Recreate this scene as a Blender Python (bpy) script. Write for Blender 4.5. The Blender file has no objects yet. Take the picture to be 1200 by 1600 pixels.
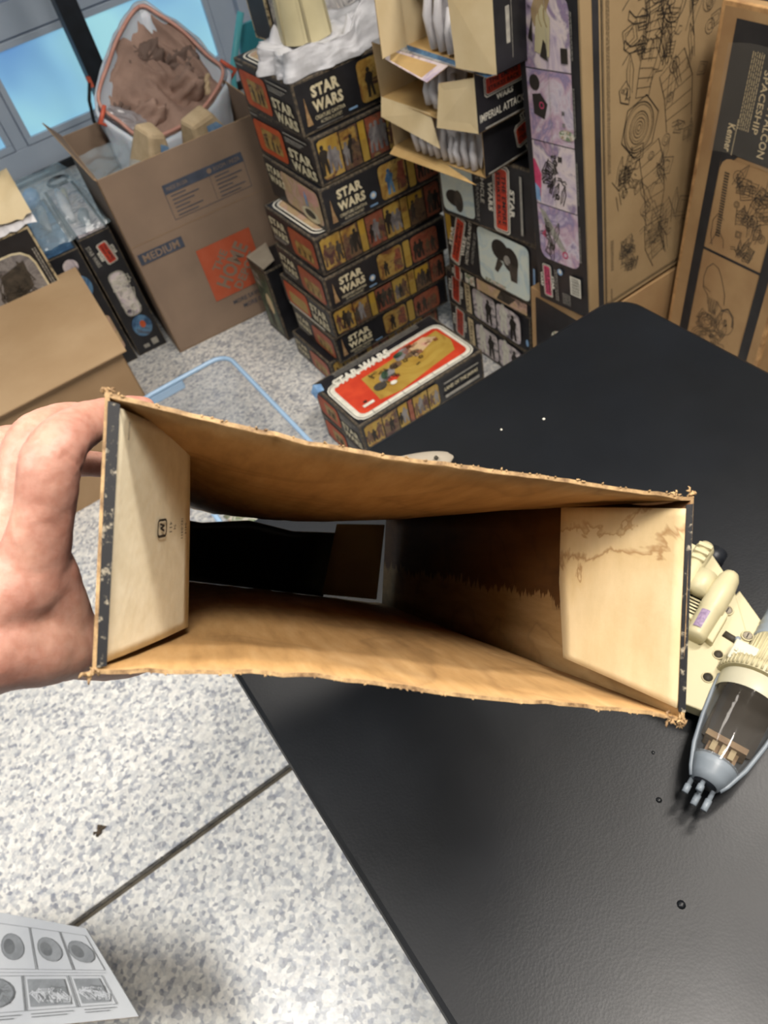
import bpy, bmesh, math, random
from mathutils import Vector, Matrix, noise
D = bpy.data
SC = bpy.context.scene
COL = SC.collection
rnd = random.Random(7)
R = math.radians

# ---------------------------------------------------------------- camera, world, lights
def srgb(h):
    h = h.lstrip('#')
    v = [int(h[i:i + 2], 16) / 255 for i in (0, 2, 4)]
    return tuple((c / 12.92 if c <= .04045 else ((c + .055) / 1.055) ** 2.4) for c in v) + (1.0,)

cam_d = D.cameras.new('camera'); cam = D.objects.new('camera', cam_d); COL.objects.link(cam)
cam_d.sensor_fit = 'VERTICAL'; cam_d.sensor_height = 32; cam_d.sensor_width = 24
cam_d.lens = 1150 / 1600 * 32
cam_d.clip_start = .02; cam_d.clip_end = 50
cam.matrix_world = Matrix((
    (0.8118, 0.5294, -0.2463, 0.0),
    (-0.5555, 0.5727, -0.6028, 0.0),
    (-0.1781, 0.6266, 0.7585, 1.5),
    (0, 0, 0, 1)))
cam_d.dof.use_dof = True
cam_d.dof.focus_distance = .46
cam_d.dof.aperture_fstop = 13.0
SC.camera = cam

w = D.worlds.new('world'); SC.world = w; w.use_nodes = True
w.node_tree.nodes['Background'].inputs[0].default_value = (.75, .85, 1, 1)
w.node_tree.nodes['Background'].inputs[1].default_value = .2

def area(name, loc, size, power, col, target):
    l = D.lights.new(name, 'AREA'); l.shape = 'RECTANGLE'; l.size, l.size_y = size
    l.energy = power; l.color = col
    o = D.objects.new(name, l); COL.objects.link(o); o.location = loc
    d = Vector(target) - Vector(loc)
    o.rotation_euler = d.to_track_quat('-Z', 'Y').to_euler()
    return o
WARM = (1.0, .93, .85)
area('ceiling_light_right', (1.35, .15, 2.62), (.14, .7), 24, WARM, (.5, .5, .75))
area('ceiling_light_middle', (.35, -.2, 2.66), (.45, .3), 25, WARM, (.25, .4, .7))
area('ceiling_light_left', (-.85, .55, 2.66), (.7, .4), 14, (1, .98, .95), (-.75, .5, 0)).data.spread = R(95)
area('added_fill_boxes', (.3, 1.6, 2.66), (.6, .4), 8, WARM, (.6, 2.0, .3))  # weak fill, added to brighten the stacks at the back
SC.view_settings.view_transform = 'Standard'; SC.view_settings.look = 'None'
SC.view_settings.exposure = 0.45; SC.view_settings.gamma = 1; SC.view_settings.use_curve_mapping = False

# ---------------------------------------------------------------- materials
MATS = {}
def newmat(name):
    m = D.materials.new(name); m.use_nodes = True
    nt = m.node_tree; b = nt.nodes['Principled BSDF']
    MATS[name] = m
    return m, nt, b

def ramp(nt, fac, stops, interp='LINEAR'):
    r = nt.nodes.new('ShaderNodeValToRGB'); r.color_ramp.interpolation = interp
    el = r.color_ramp.elements
    while len(el) < len(stops): el.new(.5)
    for e, (p, c) in zip(el, stops):
        e.position = p; e.color = srgb(c) if isinstance(c, str) else c
    nt.links.new(fac, r.inputs[0])
    return r.outputs[0]

def coord(nt, kind='Object', scale=None):
    t = nt.nodes.new('ShaderNodeTexCoord')
    if scale is None: return t.outputs[kind]
    mp = nt.nodes.new('ShaderNodeMapping'); mp.inputs['Scale'].default_value = scale
    nt.links.new(t.outputs[kind], mp.inputs[0]); return mp.outputs[0]

def noise_n(nt, vec, scale, detail=4, rough=.55, dist=0):
    n = nt.nodes.new('ShaderNodeTexNoise'); n.inputs['Scale'].default_value = scale
    n.inputs['Detail'].default_value = detail; n.inputs['Roughness'].default_value = rough
    n.inputs['Distortion'].default_value = dist
    nt.links.new(vec, n.inputs['Vector']); return n.outputs['Fac']

def bump(nt, b, h, strength, dist=.002):
    bn = nt.nodes.new('ShaderNodeBump'); bn.inputs['Strength'].default_value = strength
    bn.inputs['Distance'].default_value = dist
    nt.links.new(h, bn.inputs['Height']); nt.links.new(bn.outputs[0], b.inputs['Normal'])

def mixc(nt, fac, a, b_):
    m = nt.nodes.new('ShaderNodeMix'); m.data_type = 'RGBA'
    if hasattr(fac, 'links') or not isinstance(fac, (int, float)): nt.links.new(fac, m.inputs[0])
    else: m.inputs[0].default_value = fac
    for v, i in ((a, 6), (b_, 7)):
        if isinstance(v, str): m.inputs[i].default_value = srgb(v)
        else: nt.links.new(v, m.inputs[i])
    return m.outputs[2]

def simple(name, c1, c2=None, scale=30, rough=.6, bmp=0, bscale=None, spec=.5, metal=0, lo=.35, hi=.65, stretch=None):
    m, nt, b = newmat(name)
    b.inputs['Roughness'].default_value = rough; b.inputs['Metallic'].default_value = metal
    b.inputs['Specular IOR Level'].default_value = spec
    vec = coord(nt, 'Object', stretch)
    n = noise_n(nt, vec, scale)
    nt.links.new(ramp(nt, n, [(lo, c1), (hi, c2 or c1)]), b.inputs['Base Color'])
    if bmp: bump(nt, b, noise_n(nt, vec, bscale or scale * 3), bmp)
    return m

simple('print_black', '#16161a', '#232327', 18, .42, .05, 90)
simple('print_black_matt', '#1b1b1e', '#29282a', 14, .6)
simple('white_ink', '#cfcabb', '#e2decf', 60, .5)
simple('cream_ink', '#c9bd98', '#ddd3b4', 60, .5)
simple('silver_ink', '#8e8b84', '#aaa69b', 60, .5)
simple('tan_ink', '#8a6a4c', '#a88a60', 90, .5)
simple('red_ink', '#b8321c', '#cc4426', 25, .5)
simple('orange_ink', '#b2451f', '#be5628', 25, .5)
simple('pink_ink', '#c23860', '#d4507a', 40, .5)
simple('yellow_ink', '#ac8626', '#ba983a', 40, .5)
simple('blue_ink', '#6d93bd', '#8fb2d4', 40, .4)
simple('dark_ink', '#1f1a15', '#2b251e', 40, .6)
simple('fade_ink', '#4a4238', '#2e2a24', 50, .6)
simple('depot_orange', '#b2502f', '#b85a3b', 20, .7)
simple('slate_ink', '#3b4250', '#4a5160', 20, .7)
simple('box_brown', '#84705f', '#907a67', 6, .75, .08, 40)
simple('box_tan', '#a88a66', '#b39672', 5, .75, .06, 60)
simple('box_tan_dark', '#987a58', '#a38664', 5, .75)
simple('raw_card', '#b7955f', '#c8a870', 8, .75, .1, 60)
simple('cream_card', '#cdb78c', '#dcc9a2', 8, .7, .05, 80)
simple('kraft', '#8a7250', '#9b835f', 5, .72, .15, 40, lo=.3, hi=.7)
simple('kraft_orange', '#987650', '#ac8c62', 9, .72, .2, 40, lo=.3, hi=.7)
simple('grey_card', '#8f8576', '#9d9483', 8, .75)
simple('styrofoam', '#b4b5b9', '#c4c4c8', 25, .6, .3, 120)
simple('tray_plastic', '#c9c6c9', '#dad8da', 15, .35, .1, 30)
simple('cream_plastic', '#bab08c', '#c5bb96', 12, .42, .04, 60)
simple('cream_plastic_light', '#c2bda5', '#cdc8b0', 14, .42)
simple('hole_dark', '#2c281e', '#3a3426', 40, .7)
simple('grey_plastic', '#7c858e', '#8a939b', 20, .38)
simple('dark_metal', '#14171d', '#1e222a', 20, .45)
simple('teal_plastic', '#2c8fa0', '#3aa3b3', 4, .4)
simple('teal_light', '#5cc3cf', '#74d3dc', 4, .4)
simple('door_grey', '#b2bfd3', '#bcc9db', 3, .55)
simple('door_frame', '#b6c4d6', '#c2cedd', 3, .5)
simple('wall_paint', '#b9bcc0', '#c4c6c8', 2, .8, .1, 120)
simple('ceiling_paint', '#c8c6c0', '#d0cec8', 2, .8)
simple('rubber', '#0d1014', '#15181e', 20, .7)
simple('joint_dark', '#4d473d', '#5e574b', 60, .9)
simple('fabric_brown', '#8d7468', '#a5897b', 12, .85, .5, 90, lo=.3, hi=.7)
simple('fabric_dark', '#69574f', '#7d6a61', 12, .85, .5, 90)
simple('foam_beige', '#bda684', '#cdb896', 30, .8, .3, 60)
simple('drawstring_pale', '#c08a7c', '#d0a092', 20, .5)
simple('drawstring', '#c4543c', '#d9694e', 20, .5)
simple('ring_metal', '#c9c4b4', '#e0dccd', 20, .2, metal=1)
simple('debris_brown', '#3b3226', '#57493a', 90, .9)
simple('hair_dark', '#2a1d16', '#35261d', 90, .7)
simple('purple_ink', '#7a6684', '#9a869e', 300, .5)
simple('paper_white', '#8f9296', '#9ea0a2', 6, .6)
simple('paper_ink', '#3f4245', '#505355', 60, .6)
simple('paper_grey', '#6c6f72', '#5c5f62', 60, .6)

# worn fold line of a printed carton: black print rubbed off to tan card
def worn(name, base, rub, lo, hi, scale=55):
    m, nt, b = newmat(name); b.inputs['Roughness'].default_value = .65
    v = coord(nt, 'Object'); n = noise_n(nt, v, scale, 6, .7)
    nt.links.new(ramp(nt, n, [(lo, base), (hi, rub)]), b.inputs['Base Color'])
worn('worn_edge', '#2c2926', '#7d6e58', .40, .72, 120)
worn('worn_kraft', '#8a6540', '#c79c68', .35, .65, 25)
worn('torn_fibre', '#6b5034', '#bb9a6c', .35, .62, 160)
worn('scuffed_black', '#17171a', '#9a907c', .56, .64, 220)
worn('worn_light', '#3d3830', '#c2b28e', .38, .5, 70)

# generic printed illustration: soft patches of a palette
def picture(name, cols, scale=14, dist=1.5, seed=0, stretch=(1, 1, 1)):
    m, nt, b = newmat(name); b.inputs['Roughness'].default_value = .42
    v = coord(nt, 'Object', stretch)
    a = nt.nodes.new('ShaderNodeVectorMath'); a.operation = 'ADD'
    a.inputs[1].default_value = (seed * 3.1, seed * 1.7, seed * 2.3)
    nt.links.new(v, a.inputs[0])
    n = noise_n(nt, a.outputs[0], scale, 5, .6, dist)
    k = len(cols)
    st = [(.28 + .44 * i / (k - 1), c) for i, c in enumerate(cols)]
    nt.links.new(ramp(nt, n, st), b.inputs['Base Color'])
picture('pic_desert', ['#2f2420', '#6d412b', '#937033', '#a28141', '#af934f', '#624131', '#3d3232'], 16)
picture('pic_yellow', ['#86632f', '#a18035', '#ae9143', '#9c7934'], 9)
picture('pic_red', ['#532b23', '#80402e', '#92553c', '#634136', '#89744a'], 18)
picture('pic_brown', ['#312623', '#4c3c36', '#705a40', '#553430', '#3d2d2d'], 22)
picture('pic_orange', ['#8e3925', '#9e442a', '#a65632', '#9b402e'], 10)
picture('pic_ice', ['#a8bcc0', '#c8d6d2', '#d4dcd0', '#b4c8cc', '#c9c2a4'], 8)
picture('pic_lilac', ['#3c3048', '#a898b0', '#cfc0c8', '#dccdca', '#8a7a98', '#c0a0ae', '#5a4a66'], 8, 1.0)
picture('pic_lilac_b', ['#4a3c58', '#a89ab4', '#cfc4cc', '#bfa0b0', '#8c80a4', '#c4b4c4', '#3c3450'], 8, 1.2, 2)
picture('pic_mono', ['#262228', '#6a626c', '#c4b8bc', '#d8ccc8', '#4a4450', '#a49aa4'], 13, 1.2)
picture('pic_green', ['#141c18', '#24382c', '#3c5440', '#6a6c50', '#2c2a24'], 14)
picture('pic_space', ['#23262e', '#5c6068', '#b4b6b8', '#8a8c92', '#d0cec8', '#3a3e48'], 9, 2.5)
picture('pic_greywing', ['#4c484a', '#6c686a', '#8a8684', '#5a5658', '#7c7470'], 9, 2)
picture('pic_blue', ['#20344c', '#33577c', '#5c86a8', '#4a4a54'], 12)
picture('pic_pinktan', ['#c88a84', '#cbb088', '#b49a74', '#c8a494', '#6a5c50'], 12)
picture('pic_mixed', ['#7c4a3a', '#c8b4a0', '#56744c', '#e0d8cc', '#9a7a5a', '#b8a494'], 30)

def wood_card(name, stain=False):
    """plain inside of the hand-held carton: tan grey-board with fibre streaks and water stains"""
    m, nt, b = newmat(name); b.inputs['Roughness'].default_value = .62
    v = coord(nt, 'Object'); vs = coord(nt, 'Object', (14, 2.5, 14))
    f = noise_n(nt, vs, 9, 6, .65)
    base = ramp(nt, f, [(.3, '#98764a'), (.5, '#aa8656'), (.72, '#b69466')])
    n2 = noise_n(nt, v, 7, 3, .5, .6)
    rings = ramp(nt, n2, [(.42, '#ffffff'), (.455, '#8f7a60'), (.47, '#e9dfd0'), (.60, '#f4eee4'), (.625, '#a08a6c'), (.64, '#ffffff')])
    mm = nt.nodes.new('ShaderNodeMix'); mm.data_type = 'RGBA'; mm.blend_type = 'MULTIPLY'; mm.inputs[0].default_value = .3
    nt.links.new(base, mm.inputs[6]); nt.links.new(rings, mm.inputs[7])
    out = mm.outputs[2]
    if stain:   # jagged tide line of an old water stain running along the side
        sx = nt.nodes.new('ShaderNodeSeparateXYZ'); nt.links.new(v, sx.inputs[0])
        nz = noise_n(nt, coord(nt, 'Object', (60, 60, 4)), 1.4, 6, .75)
        ma = nt.nodes.new('ShaderNodeMath'); ma.operation = 'MULTIPLY_ADD'; ma.inputs[1].default_value = .045
        nt.links.new(nz, ma.inputs[0]); nt.links.new(sx.outputs[2], ma.inputs[2])
        st = ramp(nt, ma.outputs[0], [(.0, '#ffffff'), (.001, '#ffffff')])
        mr = nt.nodes.new('ShaderNodeMapRange'); mr.inputs[1].default_value = -.0335; mr.inputs[2].default_value = -.0325
        nt.links.new(ma.outputs[0], mr.inputs[0])
        m3 = nt.nodes.new('ShaderNodeMix'); m3.data_type = 'RGBA'; m3.blend_type = 'MULTIPLY'
        nt.links.new(mr.outputs[0], m3.inputs[0]); nt.links.new(out, m3.inputs[6]); m3.inputs[7].default_value = srgb('#9c8468')
        out = m3.outputs[2]
    nt.links.new(out, b.inputs['Base Color'])
    bump(nt, b, f, .12, .001)
wood_card('held_inside'); wood_card('held_inside_stained', True)

def flap_mat(name, c1, c2, stain):
    m, nt, b = newmat(name); b.inputs['Roughness'].default_value = .6
    v = coord(nt, 'Object')
    n = noise_n(nt, coord(nt, 'Object', (1, 1, .35)) if stain else v, 90 if stain else 120, 5, .6)
    base = ramp(nt, n, [(.3, c1), (.7, c2)])
    if stain:
        sx = nt.nodes.new('ShaderNodeSeparateXYZ'); nt.links.new(v, sx.inputs[0])
        nz = noise_n(nt, v, 38, 4, .6, .5)
        m1 = nt.nodes.new('ShaderNodeMath'); m1.operation = 'MULTIPLY_ADD'; m1.inputs[1].default_value = -.75; nt.links.new(sx.outputs[0], m1.inputs[0]); nt.links.new(sx.outputs[2], m1.inputs[2])
        m2 = nt.nodes.new('ShaderNodeMath'); m2.operation = 'MULTIPLY_ADD'; m2.inputs[1].default_value = .05; nt.links.new(nz, m2.inputs[0]); nt.links.new(m1.outputs[0], m2.inputs[2])
        mr = nt.nodes.new('ShaderNodeMapRange'); mr.inputs[1].default_value = -.26; mr.inputs[2].default_value = -.14; nt.links.new(m2.outputs[0], mr.inputs[0])
        r = ramp(nt, mr.outputs[0], [(.0, '#fdf6e8'), (.30, '#f6ecd6'), (.50, '#fbf1de'), (.655, '#f0e0c2'), (.668, '#b8966a'), (.69, '#f1e3c9'), (.80, '#f5e9d2'), (.807, '#c9a97c'), (.83, '#efe0c4')])
        mm = nt.nodes.new('ShaderNodeMix'); mm.data_type = 'RGBA'; mm.blend_type = 'MULTIPLY'; mm.inputs[0].default_value = .9
        nt.links.new(base, mm.inputs[6]); nt.links.new(r, mm.inputs[7]); base = mm.outputs[2]
    nt.links.new(base, b.inputs['Base Color'])
    bump(nt, b, noise_n(nt, v, 260, 3), .25, .0006)
flap_mat('flap_cream', '#d6caac', '#e4dabf', False)
flap_mat('flap_stained', '#cbbb9a', '#d9caac', True)

# speckled flake floor
m, nt, b = newmat('floor_flakes')
v = coord(nt, 'Object')
vo = nt.nodes.new('ShaderNodeTexVoronoi'); vo.inputs['Scale'].default_value = 120; nt.links.new(v, vo.inputs['Vector'])
sp = nt.nodes.new('ShaderNodeSeparateColor'); nt.links.new(vo.outputs['Color'], sp.inputs[0])
c1 = ramp(nt, sp.outputs[0], [(0, '#666b78'), (.12, '#8c9099'), (.28, '#b4b6b6'), (.5, '#cccac4'), (.8, '#dedcd5')], 'CONSTANT')
n3 = noise_n(nt, v, 55, 4, .7)
c2 = ramp(nt, n3, [(.38, '#979aa2'), (.56, '#dad8d2')])
nt.links.new(mixc(nt, .4, c1, c2), b.inputs['Base Color'])
b.inputs['Roughness'].default_value = .34; b.inputs['Specular IOR Level'].default_value = .45
bump(nt, b, n3, .35, .002)

# black padded table cover
m, nt, b = newmat('table_vinyl')
v = coord(nt, 'Object')
n1 = noise_n(nt, v, 5, 4, .6)
nt.links.new(ramp(nt, n1, [(.3, '#0b0d10'), (.7, '#101318')]), b.inputs['Base Color'])
n2 = noise_n(nt, v, 9, 4, .6)
rr = nt.nodes.new('ShaderNodeMapRange'); rr.inputs[3].default_value = .30; rr.inputs[4].default_value = .44; b.inputs['Specular IOR Level'].default_value = .32
nt.links.new(n2, rr.inputs[0]); nt.links.new(rr.outputs[0], b.inputs['Roughness'])
vo = nt.nodes.new('ShaderNodeTexVoronoi'); vo.inputs['Scale'].default_value = 420; nt.links.new(v, vo.inputs['Vector'])
ad = nt.nodes.new('ShaderNodeMath'); ad.operation = 'MULTIPLY_ADD'; ad.inputs[1].default_value = .35
nt.links.new(vo.outputs['Distance'], ad.inputs[0]); nt.links.new(noise_n(nt, v, 25, 4), ad.inputs[2])
bump(nt, b, ad.outputs[0], .10, .0012)

# skin
m, nt, b = newmat('skin')
v = coord(nt, 'Object')
n1 = noise_n(nt, v, 28, 4, .55); n2 = noise_n(nt, v, 220, 3, .6)
c = ramp(nt, n1, [(.32, '#9c6757'), (.5, '#b07e6b'), (.68, '#bc9079')])
c_ = ramp(nt, n2, [(.35, '#a06c5a'), (.6, '#bb9080')])
nt.links.new(mixc(nt, .35, c, c_), b.inputs['Base Color'])
b.inputs['Roughness'].default_value = .5
b.inputs['Subsurface Weight'].default_value = .12; b.inputs['Subsurface Scale'].default_value = .004
b.inputs['Subsurface Radius'].default_value = (1, .35, .2)
wv = nt.nodes.new('ShaderNodeTexVoronoi'); wv.feature = 'DISTANCE_TO_EDGE'; wv.inputs['Scale'].default_value = 260
nt.links.new(v, wv.inputs['Vector'])
ad = nt.nodes.new('ShaderNodeMath'); ad.operation = 'ADD'; nt.links.new(wv.outputs['Distance'], ad.inputs[0]); nt.links.new(noise_n(nt, v, 90, 5, .65), ad.inputs[1])
bump(nt, b, noise_n(nt, v, 320, 5, .7), .35, .0007)

def clear(name, col, alpha, rough=.12, tint=None, emis=None):
    m, nt, b = newmat(name)
    b.inputs['Base Color'].default_value = srgb(col); b.inputs['Alpha'].default_value = alpha
    b.inputs['Roughness'].default_value = rough; b.inputs['Specular IOR Level'].default_value = .8
    v = coord(nt, 'Object'); bump(nt, b, noise_n(nt, v, 22, 3, .5, 1), .35, .004)
    return m
clear('clear_film', '#c4dcec', .24, .10)
clear('tape_film', '#b8b4a8', .10, .15)
clear('tape_old', '#b59a5c', .6, .3)
clear('clear_wrap', '#d2e8f4', .28, .08)
clear('bin_clear', '#aab6c4', .24, .25)
clear('bin_rim', '#a6c6e4', .75, .25)
clear('canopy_smoke', '#5a544c', .34, .07)
clear('bag_white', '#cdd6e2', .86, .35)
clear('bubble_wrap', '#b8b6bc', .55, .15)
MATS['bag_white'].node_tree.nodes['Principled BSDF'].inputs['Subsurface Weight'].default_value = .2

# frosted daylight panes in the garage door (lit from outside)
m, nt, b = newmat('frosted_pane')
v = coord(nt, 'Object')
n1 = noise_n(nt, v, 1.6, 2, .5)
cc = ramp(nt, n1, [(.35, '#5b86b8'), (.5, '#7fb0cc'), (.65, '#95c8d2')])
nt.links.new(cc, b.inputs['Base Color']); nt.links.new(cc, b.inputs['Emission Color'])
b.inputs['Emission Strength'].default_value = .62; b.inputs['Roughness'].default_value = .4
m, nt, b = newmat('lamp_glow')
b.inputs['Emission Color'].default_value = (1, .93, .84, 1); b.inputs['Emission Strength'].default_value = 2
b.inputs['Base Color'].default_value = (.9, .9, .88, 1)

# ---------------------------------------------------------------- builders
def tag(o, label=None, cat=None, group=None, kind=None):
    if label: o['label'] = label
    if cat: o['category'] = cat
    if group: o['group'] = group
    if kind: o['kind'] = kind
    return o

def root(name, label, cat, loc=(0, 0, 0), rot=(0, 0, 0), group=None):
    o = D.objects.new(name, None); COL.objects.link(o); o.location = loc; o.rotation_euler = rot
    o.empty_display_size = .05
    return tag(o, label, cat, group)

class MB:
    """collects polygons with material names, builds ONE mesh object"""
    def __init__(s): s.v = []; s.f = []; s.m = []; s.mats = []; s.smooth = []
    def mi(s, m):
        if m not in s.mats: s.mats.append(m)
        return s.mats.index(m)
    def poly(s, pts, m, smooth=False):
        i = len(s.v); s.v += [tuple(p) for p in pts]; s.f.append(tuple(range(i, i + len(pts)))); s.m.append(s.mi(m)); s.smooth.append(smooth)
    def mesh(s, vs, fs, m, smooth=False):
        i = len(s.v); s.v += [tuple(p) for p in vs]
        for f in fs: s.f.append(tuple(i + k for k in f)); s.m.append(s.mi(m)); s.smooth.append(smooth)
    def box(s, a, b, m):
        x0, y0, z0 = a; x1, y1, z1 = b
        v = [(x0, y0, z0), (x1, y0, z0), (x1, y1, z0), (x0, y1, z0), (x0, y0, z1), (x1, y0, z1), (x1, y1, z1), (x0, y1, z1)]
        s.mesh(v, [(3, 2, 1, 0), (4, 5, 6, 7), (0, 1, 5, 4), (1, 2, 6, 5), (2, 3, 7, 6), (3, 0, 4, 7)], m)
    def tube(s, pts, r, m, n=10, smooth=True, cap=True):
        pts = [Vector(p) for p in pts]; rs = r if isinstance(r, (list, tuple)) else [r] * len(pts)
        vs = []; fs = []; up = None
        for i, p in enumerate(pts):
            t = (pts[min(i + 1, len(pts) - 1)] - pts[max(i - 1, 0)]).normalized()
            if up is None:
                up = Vector((0, 0, 1)) if abs(t.z) < .9 else Vector((1, 0, 0))
            a = t.cross(up).normalized(); bb = a.cross(t).normalized(); up = bb
            for k in range(n):
                an = 2 * math.pi * k / n
                vs.append(p + (a * math.cos(an) + bb * math.sin(an)) * rs[i])
        for i in range(len(pts) - 1):
            for k in range(n):
                fs.append((i * n + k, i * n + (k + 1) % n, (i + 1) * n + (k + 1) % n, (i + 1) * n + k))
        if cap: fs.append(tuple(range(n))[::-1]); fs.append(tuple((len(pts) - 1) * n + k for k in range(n)))
        s.mesh(vs, fs, m, smooth)
    def grid(s, fn, nu, nv, m, smooth=True):
        vs = [fn(i / nu, j / nv) for j in range(nv + 1) for i in range(nu + 1)]
        fs = [(j * (nu + 1) + i, j * (nu + 1) + i + 1, (j + 1) * (nu + 1) + i + 1, (j + 1) * (nu + 1) + i) for j in range(nv) for i in range(nu)]
        s.mesh(vs, fs, m, smooth)
    def build(s, name, parent=None, label=None, bevel=0, mods=None):
        me = D.meshes.new(name); me.from_pydata(s.v, [], s.f)
        for m in s.mats: me.materials.append(MATS[m])
        me.polygons.foreach_set('material_index', s.m); me.polygons.foreach_set('use_smooth', s.smooth); me.update()
        o = D.objects.new(name, me); COL.objects.link(o)
        if parent: o.parent = parent
        if label: o['label'] = label
        if bevel:
            b = o.modifiers.new('b', 'BEVEL'); b.width = bevel; b.segments = 2; b.limit_method = 'ANGLE'
        return o

def fixn(o):
    bm = bmesh.new(); bm.from_mesh(o.data); bmesh.ops.remove_doubles(bm, verts=bm.verts, dist=1e-6)
    bmesh.ops.recalc_face_normals(bm, faces=bm.faces); bm.to_mesh(o.data); bm.free(); return o

# text outlines from the built-in font, as flat triangulated shapes, cached
_T = {}
def textmesh(s, bold):
    k = (s, bold)
    if k not in _T:
        cu = D.curves.new('t', 'FONT'); cu.body = s; cu.size = 1; cu.offset = bold; cu.resolution_u = 2
        cu.space_character = 1.0 + bold * 2
        ob = D.objects.new('t', cu); COL.objects.link(ob)
        dg = bpy.context.evaluated_depsgraph_get(); dg.update()
        me = D.meshes.new_from_object(ob.evaluated_get(dg))
        vs = [tuple(v.co[:2]) for v in me.vertices]; fs = [tuple(p.vertices) for p in me.polygons]
        COL.objects.unlink(ob); D.objects.remove(ob); D.curves.remove(cu); D.meshes.remove(me)
        xs = [v[0] for v in vs] or [0, 1]; ys = [v[1] for v in vs] or [0, 1]
        x0, x1, y0, y1 = min(xs), max(xs), min(ys), max(ys)
        _T[k] = ([((x - x0) / (x1 - x0 or 1) - .5, (y - y0) / (y1 - y0 or 1) - .5) for x, y in vs], fs)
    return _T[k]

class Art:
    """flat print on one side of a carton: u to the right, v up, metres; every layer a hair above the last"""
    def __init__(s, o, u, v, n, off=.0004):
        s.o = Vector(o); s.u = Vector(u); s.v = Vector(v); s.n = Vector(n); s.k = off; s.mb = MB()
        s.warp = None
    def P(s, a, b):
        p = s.o + s.u * a + s.v * b + s.n * s.k
        return p
    def lift(s, d=.00018): s.k += d
    def poly(s, pts, m, lift=True):
        s.mb.poly([s.P(a, b) for a, b in pts], m)
        if lift: s.lift()
    def rect(s, u0, v0, u1, v1, m, lift=True): s.poly([(u0, v0), (u1, v0), (u1, v1), (u0, v1)], m, lift)
    def rr(s, u0, v0, u1, v1, r, m, corners=(1, 1, 1, 1), lift=True):
        pts = []
        for (cx, cy, a0, on, px, py) in ((u1 - r, v0 + r, -90, corners[1], u1, v0), (u1 - r, v1 - r, 0, corners[2], u1, v1), (u0 + r, v1 - r, 90, corners[3], u0, v1), (u0 + r, v0 + r, 180, corners[0], u0, v0)):
            if on: pts += [(cx + r * math.cos(R(a0 + t)), cy + r * math.sin(R(a0 + t))) for t in (0, 30, 60, 90)]
            else: pts.append((px, py))
        s.poly(pts, m, lift)
    def ell(s, cx, cy, rx, ry, m, n=18, rot=0, lift=True):
        c, q = math.cos(rot), math.sin(rot)
        s.poly([(cx + rx * math.cos(t) * c - ry * math.sin(t) * q, cy + rx * math.cos(t) * q + ry * math.sin(t) * c) for t in [2 * math.pi * i / n for i in range(n)]], m, lift)
    def line(s, pts, w, m, closed=False, lift=False):
        pts = [Vector(p) for p in pts]
        if closed: pts = pts + [pts[0]]
        for a, b in zip(pts, pts[1:]):
            d = b - a
            if d.length < 1e-6: continue
            d.normalize(); q = Vector((-d.y, d.x)) * w / 2; e = d * w * .35
            s.mb.poly([s.P(*(a - q - e)), s.P(*(b - q + e)), s.P(*(b + q + e)), s.P(*(a + q - e))], m)
        if lift: s.lift()
    def circ(s, cx, cy, r, w, m, n=22, ry=None):
        ry = ry or r
        s.line([(cx + r * math.cos(2 * math.pi * i / n), cy + ry * math.sin(2 * math.pi * i / n)) for i in range(n)], w, m, True)
    def text(s, t, cx, cy, wd, h, m, rot=0, bold=.0, shear=0):
        vs, fs = textmesh(t, bold); c, q = math.cos(R(rot)), math.sin(R(rot))
        P = []
        for x, y in vs:
            x = x * wd + shear * y * h; y = y * h
            P.append(s.P(cx + x * c - y * q, cy + x * q + y * c))
        s.mb.mesh(P, fs, m); s.lift()
    def figure(s, cx, cy, h, m, lean=0):
        """plain standing figure silhouette"""
        w_ = h * .16
        s.poly([(cx - w_, cy), (cx - w_ * .3, cy), (cx, cy + h * .42), (cx + w_ * .4, cy), (cx + w_ * 1.1, cy), (cx + w_ * .8 + lean, cy + h * .5), (cx + w_ * 1.2 + lean, cy + h * .75), (cx + w_ * .5 + lean, cy + h * .84), (cx - w_ * .6 + lean, cy + h * .84), (cx - w_ * 1.2 + lean, cy + h * .6), (cx - w_ * .8 + lean, cy + h * .5)], m, False)
        s.ell(cx + lean, cy + h * .92, h * .08, h * .09, m, 8)
    def build(s, parent, name='print', label=None): return s.mb.build(name, parent, label)

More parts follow.
